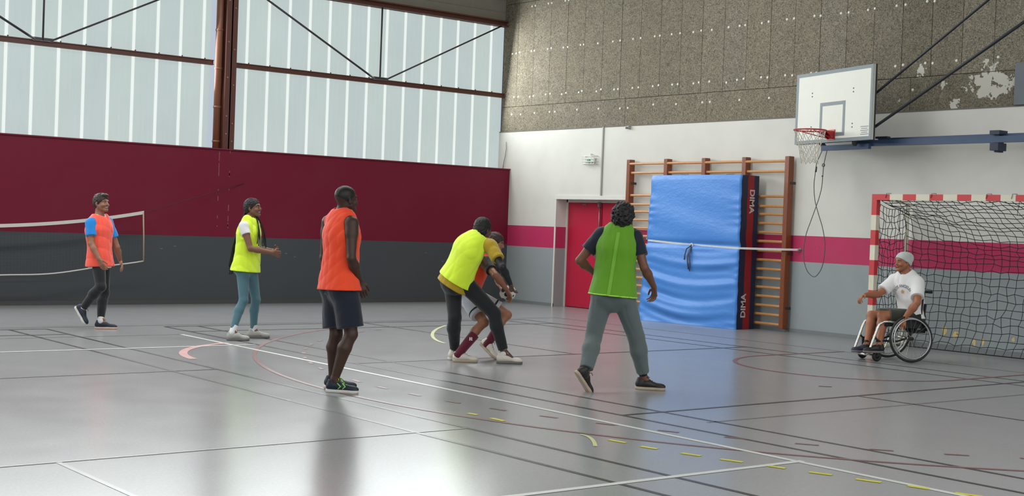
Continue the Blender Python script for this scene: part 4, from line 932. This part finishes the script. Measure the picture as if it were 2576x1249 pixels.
m_blackc = mat_cloth('cloth_black', (30, 33, 36), .75); m_navyc = mat_cloth('cloth_navy', (24, 30, 44), .75); m_teal = mat_cloth('cloth_teal', (78, 112, 124), .75)
m_yel = mat_cloth('cloth_mustard', (176, 146, 34), .8); m_greyc = mat_cloth('cloth_grey', (92, 102, 102), .85); m_whitec = mat_cloth('cloth_white', (226, 224, 224), .85, .04); m_bluec = mat_cloth('cloth_blue', (30, 132, 214), .75)
m_olive = mat_cloth('cloth_olive', (56, 56, 48), .85); m_mar = mat_cloth('cloth_maroon', (92, 22, 44), .8); m_hat = mat_cloth('hat_grey', (186, 190, 188), .9, .08); m_wsh = mat_cloth('shorts_white', (196, 198, 208), .8, .04)
h_brn = M('hair_brown', (46, 29, 23), .55, var=.25, scale=60, bump=.5, bscale=160); h_blk = M('hair_black', (18, 17, 17), .6, var=.25, scale=60, bump=.6, bscale=120)
s_navy = M('shoe_navy', (32, 40, 58), .6); s_grey = M('shoe_grey', (172, 170, 166), .6); s_white = M('shoe_white', (214, 206, 196), .5); s_black = M('shoe_black', (30, 28, 26), .55); s_dk = M('shoe_dark_blue', (22, 30, 46), .55)
so_w = M('sole_white', (212, 208, 202), .5); so_p = M('sole_peach', (214, 178, 160), .5); so_g = M('sole_grey', (110, 106, 104), .6); so_t = M('sole_tan', (176, 158, 138), .6); so_b = M('sole_black', (40, 40, 42), .6)
lc_d = M('lace_dark', (30, 30, 36), .7); lc_g = M('lace_lime', (150, 196, 70), .6); lc_w = M('lace_pale', (206, 200, 194), .7)

# ---- man in coral bib, walking, far left
J = JA['A']; J['plantedr'] = False
S = dict(skin=(150, 104, 82), hair=(50, 34, 28), face=dirv(.95, -.42), tilt=dirv(.9, -.4)*-.03, smile=True, hh=.228, b=.98, hands={}, beard=.15)
S['hands'] = {'r': (dirv(.6, -.3, .2), nrm(J['lsho']-J['rsho'])), 'l': (dirv(.4, -.9, .1), nrm(J['rsho']-J['lsho']))}
R0 = pers(J, 'person walking in a coral bib over blue sleeves near the slack net'); o, hd = make_body(R0, J, S)
tshirt(R0, J, S, m_bluec, hem=.08, sl=.62, slr=.07)
tshirt(R0, J, S, m_whitec, hem=.145, g=.017, name='undershirt', arms='', flare=.01, nr=.066)
bib(R0, J, S, m_coral, hem=.125, g=.036, flare=.035, deep=.12, ph=.3, wide=.85, wv=(.015, 30))
trousers(R0, J, S, m_blackc, .95, rt=.095, rk=.064, ra=.044, g=.008, top=-.06)
hair_cap(R0, hd, h_brn, cut=(.026, .72, .69), noise=(.005, 80), extra=[hd['E'](0, .05, .098, (.052, .045, .024), .02)])
for s in 'rl': sock(R0, J, s, m_whitec, .2, (.046, .042)); shoe(R0, J, s, s_navy, so_p if s == 'l' else so_w, lc_d, .27)

# ---- woman in lime bib, braids, profile
J = JA['B']
S = dict(skin=(124, 84, 66), hair=(22, 18, 18), face=dirv(.98, -.2), tilt=dirv(1, 0)*-.06, smile=True, hh=.226, b=.90, hands={'r': (V(0, 0, 1), dirv(-.2, 1)), 'l': (V(0, 0, 1), dirv(-.2, -1))}, curl={'r': (.3, .3, .2), 'l': (.2, .2, .2)})
R0 = pers(J, 'person with long dark braids in a lime bib and teal leggings'); o, hd = make_body(R0, J, S)
tshirt(R0, J, S, m_whitec, hem=.06, sl=.36, slr=.066)
bib(R0, J, S, m_lime, hem=.075, g=.040, flare=.05, deep=.10, arm=.05, wide=1.06, ph=1.1, wv=(.016, 26))
trousers(R0, J, S, m_teal, .97, rt=.094, rk=.060, ra=.042, wv=(.001, 40), g=.010, top=-.02)
hair_cap(R0, hd, h_blk, r=(.082, .102, .090), cut=(.016, .7, .71), noise=(.005, 120))
ls = nrm(J['lsho']-J['rsho']); fw = dirv(.97, -.23); bkx = J['pelvis']-fw*.17
for k in range(15):
    a = -1.5+3.0*k/14; side = math.sin(a); st = hd['L'](side*.075, -.055*math.cos(a)-.02, .0); n = 14
    front_b = k in (0, 1, 2, 12, 13, 14)
    if front_b: mid_ = J['neck']+ls*(-.075 if k < 6 else .075)+fw*.13+V(0, 0, .0); end = J['neck']+ls*(-.085 if k < 6 else .085)+fw*(.145+.012*(k % 3))+V(0, 0, -.27-.03*(k % 3))+ls*(.018*(k % 3-1))
    else: mid_ = J['neck']-fw*.12+ls*side*.1+V(0, 0, -.05); end = bkx-fw*.03+ls*side*.07+V(0, 0, -.02-.05*(k % 3))
    P = []
    for t in np.linspace(0, 1, n):
        p = (1-t)**2*st+2*t*(1-t)*mid_+t*t*end+(.10*t*(1-t))*((-fw) if not front_b else fw*.9); P.append(p)
    rs = [.0085*(1+.18*math.sin(i*2.6))*(1-.35*i/n) for i in range(n)]
    MB().tube(P, .008, 6, rs=rs).build('braid', h_blk, R0, True, loc=tuple(abs_loc(R0)))
for s in 'rl': sock(R0, J, s, m_whitec, .17, (.044, .042)); shoe(R0, J, s, s_grey, so_g, lc_w, .265)

# ---- man in orange bib and navy shorts, seen from behind
J = JA['C']
S = dict(skin=(66, 44, 36), hair=(30, 25, 24), crop=True, face=dirv(.72, .62), tilt=dirv(.7, .6)*-.02, hh=.236, b=1.02, mus=1.08, hands={'r': (dirv(.9, .2), nrm(J['lsho']-J['rsho']))}, curl={'r': (.35, .5, .4)})
R0 = pers(J, 'person in an orange bib and navy shorts standing with their back turned'); o, hd = make_body(R0, J, S)
bb_ = bib(R0, J, S, m_orange, hem=.04, g=.034, flare=.055, deep=.20, arm=.075, wide=.80, ph=2.0, wv=(.013, 34))
up, ls, lh, fs, fh, _, PP = torso(J, 1, 0)
MB().obox(J['neck']-fs*.075-up*.035-ls*-.03, ls*.022, fs*.004, up*.012).build('size_tag', m_whitec, bb_)
tshirt(R0, J, S, m_navyc, hem=.085, g=.008, name='undershirt', arms='', flare=.012, nr=.1, wv=(.002, 30))
trousers(R0, J, S, m_navyc, short=.86, sh_r=.112, sh_e=.118, name='shorts', wv=(.004, 36), g=.012, top=.0)
for s in 'rl': shoe(R0, J, s, s_dk, so_w, lc_g, .30, mark=M('chevron_lime', (128, 206, 96), .5))

# ---- man in lime bib crouching to defend
J = JA['D']; J['bow'] = .045
S = dict(skin=(96, 66, 52), hair=(20, 19, 19), face=dirv(.62, .75, -.15), tilt=dirv(.62, .75)*.18, hh=.232, b=1.0, hands={'r': (dirv(-.5, .6, .3), dirv(.3, .9)), 'l': (V(0, 0, 1), dirv(.7, -.4))}, sleeve=('r', (34, 34, 36)))
R0 = pers(J, 'person in a lime bib over mustard shirt crouching to reach the ball'); o, hd = make_body(R0, J, S)
tshirt(R0, J, S, m_yel, hem=.10, g=.030, sl=.62, slr=.072, flare=.032)
bib(R0, J, S, m_lime, hem=.03, g=.040, flare=.045, deep=.16, arm=.07, wide=.78, ph=.8, wv=(.011, 26))
trousers(R0, J, S, m_blackc, .97, rt=.106, rk=.072, ra=.05, wv=(.003, 30), top=.09)
hair_cap(R0, hd, h_blk, r=(.086, .107, .096), cut=(.045, .9, .43), noise=(.004, 90), extra=[hd['E'](0, -.04, -.04, (.07, .06, .06), .03)])
for s in 'rl': sock(R0, J, s, m_whitec, .16, (.046, .042)); shoe(R0, J, s, s_white, so_w if s == 'l' else so_g, lc_w, .285)

# ---- player with the ball, bent over in front of the defender
J = JA['E']; J['plantedl'] = False; J['bow'] = .04
S = dict(skin=(150, 100, 76), hair=(36, 28, 24), face=dirv(.95, -.2, -.2), tilt=dirv(1, 0)*.25, hh=.226, b=.95, hands={'r': (dirv(.3, -.8, .2), dirv(-.6, .5, -.2)), 'l': (dirv(.5, .3, .4), dirv(.5, -.7, 0))}, curl={'r': (.35, .4, .4), 'l': (.3, .4, .3)})
R0 = pers(J, 'person in an orange bib and white shorts bending over the ball'); o, hd = make_body(R0, J, S)
tshirt(R0, J, S, m_blackc, hem=.02, g=.015, sl=.6, slr=.068)
bib(R0, J, S, m_orange, hem=.03, g=.028, flare=.025, deep=.13, ph=1.5)
hair_cap(R0, hd, h_brn, cut=(.035, .78, .62), noise=(.004, 90))
sh_ = trousers(R0, J, S, m_wsh, short=.74, sh_r=.104, sh_e=.104, name='shorts', g=.022)
for s in 'rl':
    d = nrm(J[s+'knee']-J[s+'hip']); e0 = J[s+'hip']+(J[s+'knee']-J[s+'hip'])*.60
    implicit('hem_stripe', [rc(J[s+'hip'], J[s+'knee'], .1075*.95, .1075*.95, .01, cuts=[(e0, -d), (e0+d*.022, d)])], .006, m_blackc, sh_)
    k_ = sock(R0, J, s, m_mar, .60, (.059, .045)); shoe(R0, J, s, s_white, so_t, lc_d, .275)
    an, kn = J[s+'ankle'], J[s+'knee']; pm_ = an+(kn-an)*.46
    if s == 'r':
        me = k_.data; off = np.array(abs_loc(k_)); tr = BVHTree.FromPolygons([v.co for v in me.vertices], [tuple(p.vertices) for p in me.polygons]); cdir = nrm(V(20.6, -16.4, .6)-pm_); sx = nrm(np.cross(cdir, V(0, 0, 1))); q = MB()
        for dx, dz, w, h_ in ((-.008, .0, .006, .014), (.010, .002, .006, .012), (.0, -.012, .016, .004), (-.008, .016, .004, .004), (.01, .016, .004, .004)):
            pts = []
            for a, b in ((-1, -1), (1, -1), (1, 1), (-1, 1)):
                p0 = pm_+sx*(dx+a*w)+V(0, 0, dz+b*h_); hit = tr.ray_cast(Vector(p0+cdir*.2-off), Vector(-cdir)); pts.append(np.array(hit[0])+off+cdir*.0015 if hit[0] is not None else p0)
            q.add(pts, [(0, 1, 2, 3)])
        q.build('sock_emblem', m_whitec, k_)

# ---- man in green mesh vest running away
J = JA['F']; J['plantedl'] = False
S = dict(skin=(112, 72, 56), hair=(18, 16, 16), face=dirv(.35, .93), hh=.228, b=1.0, mus=1.05, hands={'r': (dirv(-.4, .9), dirv(-.9, -.2)), 'l': (V(0, 0, 1), dirv(.9, -.3))}, curl={'r': (.55, .6, .4)})
R0 = pers(J, 'person in a green mesh vest and grey joggers running with back turned'); o, hd = make_body(R0, J, S)
tshirt(R0, J, S, m_navyc, hem=.03, g=.016, sl=.62, slr=.074, nr=.068)
J['up_hem'] = 0
vb = bib(R0, J, S, m_green, name='vest', hem=.035, g=.036, flare=.045, deep=.24, arm=.07, wide=.74, ph=.2, wv=(.006, 22), edge=m_greene)
up, ls, lh, fs, fh, _, PP = torso(J, 1, 0)
me = vb.data; off = np.array(abs_loc(vb)); tr = BVHTree.FromPolygons([v.co for v in me.vertices], [tuple(p.vertices) for p in me.polygons]); vs = []; fc = []; n = 40
for i in range(n+1):
    t = i/n; c0 = J['neck']*(1-t)+(J['pelvis']-up*.004)*t-up*.02-ls*(.0-.03*t)
    for w_ in (-.016, .016):
        p0 = c0+ls*w_-fs*.5; hit = tr.ray_cast(Vector(p0-off), Vector(fs)); vs.append(np.array(hit[0])+off-fs*.003 if hit[0] is not None else p0+fs*.36)
MB().add(vs, [(2*i, 2*i+1, 2*i+3, 2*i+2) for i in range(n)]).build('back_strip', M('vest_strip', (112, 172, 42), .6), vb)
trousers(R0, J, S, m_greyc, .90, rt=.110, rk=.080, ra=.058, wv=(.006, 26), g=.016, top=.0)
hair_cap(R0, hd, h_blk, r=(.108, .125, .112), cut=(.052, .95, .30), noise=(.016, 75), extra=[hd['E'](0, -.05, -.02, (.088, .075, .085), .03)])
for s in 'rl': sock(R0, J, s, m_blackc, .16, (.048, .044)); shoe(R0, J, s, s_black, so_t, lc_d, .285)

# ---- the ball
bl_ = thing('ball', 'small black and white ball in the hands of the bending player', 'ball', (8.99, -7.14, .67))
BCt = V(8.985, -7.135, .752); q = MB(); bm = bmesh.new(); bmesh.ops.create_icosphere(bm, subdivisions=4, radius=.093)
m_ball = NT('ball_leather'); t = m_ball; vz = t.add('ShaderNodeTexVoronoi', i_Scale=13.0); t.link(t.add('ShaderNodeTexCoord').outputs['Object'], vz.inputs['Vector'])
t.link(t.mix(t.ramp(vz.outputs['Distance'], .36, .40), lin((28, 28, 30)), lin((210, 208, 204))), t.b.inputs['Base Color']); t.b.inputs['Roughness'].default_value = .45
me = bpy.data.meshes.new('ball_skin'); bm.to_mesh(me); bm.free(); me.polygons.foreach_set('use_smooth', [True]*len(me.polygons)); me.materials.append(m_ball.m); link('ball_skin', me, bl_, tuple(BCt))

# ---- wheelchair
WF = nrm(V(-.446, -.895, 0)); WR = V(WF[1], -WF[0], 0); AX = V(10.993, -2.384, 0)+WR*.31
w_ = lambda f, r, z: AX+WF*f+WR*r+V(0, 0, z)
wc = thing('wheelchair', 'active wheelchair with silver frame and spoked wheels in front of the goal', 'wheelchair', tuple(AX))
m_chr = M('chair_silver', (206, 204, 198), .22, .9, var=.03); m_tyre = M('tyre_black', (26, 26, 28), .6); m_rimw = M('hand_rim', (178, 180, 180), .3, .7); m_seat = M('seat_black', (24, 24, 26), .75)
WRAD = .292
for sg in (-1, 1):
    hub = w_(0, sg*.275, WRAD); axn = nrm(WR*sg+V(0, 0, .10)); wh = MB().ring(hub, axn, WRAD-.016, .015, 48, 8).build('wheel', m_tyre, wc, True)
    MB().ring(hub, axn, WRAD-.036, .010, 48, 6).build('wheel_rim', m_rimw, wh, True)
    MB().ring(hub+axn*.035, axn, WRAD-.05, .009, 48, 6).build('hand_rim', m_rimw, wh, True)
    MB().cyl(hub-axn*.04, hub+axn*.03, .022, 14).build('hub', m_tyre, wh, True)
    u = nrm(np.cross(axn, V(0, 0, 1))); v_ = np.cross(axn, u); q = MB()
    for k in range(20):
        a = 2*math.pi*k/20; q.cyl(hub+axn*(.02 if k % 2 else -.02), hub+(WRAD-.04)*(math.cos(a)*u+math.sin(a)*v_), .0016, 4)
    q.build('spokes', m_chr, wh)
    cc = w_(.40, sg*.185, .062); c_ = MB().ring(cc, WR, .040, .022, 24, 10).cyl(cc-WR*.018, cc+WR*.018, .03, 14).build('caster_wheel', m_tyre, wc, True)
    MB().beam(cc+WR*.028, cc+WR*.028+V(0, 0, .09)-WF*.0, .012, .02, up=tuple(WF)).beam(cc-WR*.028, cc-WR*.028+V(0, 0, .09), .012, .02, up=tuple(WF)).beam(cc-WR*.034+V(0, 0, .09), cc+WR*.034+V(0, 0, .09), .02, .015).cyl(cc+V(0, 0, .09), cc+V(0, 0, .2), .016, 10).build('caster_fork', m_tyre, c_)
    r_ = sg*.195
    MB().tube([w_(-.12, r_, .44), w_(.08, r_, .465), w_(.25, r_, .492), w_(.33, r_, .49), w_(.385, r_, .46), w_(.41, r_, .40), w_(.505, r_*.98, .13), w_(.525, r_*.95, .092), w_(.53, r_*.8, .08)], .015, 10).build('side_frame', m_chr, wc, True)
    MB().tube([w_(-.10, r_, .43), w_(-.02, r_, .30), w_(.15, r_, .25), w_(.40, r_, .26), w_(.44, r_, .30)], .013, 8).build('lower_tube', m_tyre, wc, True)
    MB().tube([w_(-.14, r_*.98, .44), w_(-.17, r_, .58), w_(-.19, r_, .86), w_(-.22, r_, .872), w_(-.29, r_, .868)], .012, 8).build('back_tube', m_tyre, wc, True)
    MB().tube([w_(-.22, r_, .872), w_(-.30, r_, .868)], .019, 10).build('push_handle', m_seat, wc, True)
    q = MB(); q.prism([w_(-.16, sg*.235, .42), w_(.10, sg*.235, .42), w_(.06, sg*.235, .55), w_(-.14, sg*.235, .60)], WR*.006*sg); q.build('side_guard', m_seat, wc)
MB().tube([w_(.53, -.156, .08), w_(.53, .156, .08)], .013, 8).build('foot_bar', m_chr, wc, True)
MB().obox(w_(.47, 0, .076), WF*.075, WR*.15, V(0, 0, .007)).build('foot_plate', m_chr, wc)
MB().tube([w_(0, -.27, WRAD), w_(0, .27, WRAD)], .017, 10).build('axle', m_chr, wc, True)
MB().obox(w_(.08, 0, .452), WF*.23, WR*.19, V(0, 0, .02)).build('seat', m_seat, wc, bevel=.012)
q = MB(); q.prism([w_(-.20, -.19, .50), w_(-.20, .19, .50), w_(-.225, .19, .72), w_(-.225, -.19, .72)], -WF*.018); q.build('backrest', m_seat, wc)
bag = MB().obox(w_(-.16, -.10, .43), WF*.10, WR*.12, V(0, 0, .07)).build('seat_bag', m_seat, wc, bevel=.025); MB().obox(w_(-.13, -.2225, .42), WF*.022, WR*.002, V(0, 0, .016)).build('bag_emblem', M('emblem_grey', (130, 132, 134), .5), bag)

# ---- man in the wheelchair
J = JA['G']; J['bow'] = .02
for s in 'rl': J['planted'+s] = False; J['up'+s] = V(0, 0, 1); J[s+'toe'] = J[s+'heel']+WF*.26
S = dict(skin=(156, 98, 70), hair=(52, 38, 30), face=dirv(-.93, -.37), tilt=dirv(-1, 0)*.05, hh=.232, b=1.06, mus=1.12, beard=.2, hands={'l': (dirv(-.8, .1, -.2), dirv(.2, .9)), 'r': (dirv(-.1, -.9, .1), V(0, 0, -1))}, curl={'l': (.5, .6, .5), 'r': (.5, .5, .4)})
R0 = pers(J, 'person in a white t-shirt and grey beanie sitting in the wheelchair'); o, hd = make_body(R0, J, S)
up, ls, lh, fs, fh, _, PP = torso(J, 1, 0)
ts = tshirt(R0, J, S, m_whitec, hem=-.0, g=.028, sl=.72, slr=.079, flare=.02, wv=(.011, 22), hemcut=(J['pelvis']+V(0, 0, -.02), V(0, 0, -1)))
trousers(R0, J, S, m_olive, short=.80, sh_r=.10, sh_e=.092, name='shorts', g=.004, top=.3, waist=-.06, wv=(.003, 30))
hair_cap(R0, hd, m_hat, r=(.088, .112, .094), cut=(.000, .55, .83), noise=(.002, 60), name='beanie', extra=[hd['E'](0, -.085, .05, (.062, .06, .06), .03)])
for s in 'rl': sock(R0, J, s, m_blackc, .13, (.046, .043)); shoe(R0, J, s, s_black if s == 'l' else s_navy, so_g, lc_d, .275)
# chest print, wrapped onto the shirt
me = ts.data; off = np.array(abs_loc(ts)); tr = BVHTree.FromPolygons([v.co for v in me.vertices], [tuple(p.vertices) for p in me.polygons]); cc = J['pelvis']+up*.33; xr_ = -nrm(J['rsho']-J['lsho']); q = MB()
def on_chest(x, z, lift=.002):
    p0 = cc+ls*x+up*z+fs*.5; hit = tr.ray_cast(Vector(p0-off), Vector(-fs)); return np.array(hit[0])+off+fs*lift if hit[0] is not None else p0-fs*.38
tv, tf = text_mesh('LOS ANGELES', .052, .0006); tv = np.array(tv); half = max(abs(tv[:, 0])); pts = []
for x, y, _ in tv:
    a = x/half*1.05; rr = .125+y; pts.append(on_chest(rr*math.sin(a)*1.02, rr*math.cos(a)-.055))
q.add(pts, tf).build('chest_lettering', M('print_dark', (72, 74, 86), .8), ts)
q = MB(); ring_ = [on_chest(.022*math.cos(t)*(1+.25*math.sin(5*t)), .022*math.sin(t)*(1+.25*math.sin(5*t)), .0025) for t in np.linspace(0, 2*math.pi, 20, endpoint=False)]
q.add([on_chest(0, 0, .003)]+ring_, [(0, 1+i, 1+(i+1) % 20) for i in range(20)]).build('chest_emblem', M('print_tan', (196, 152, 112), .8), ts)
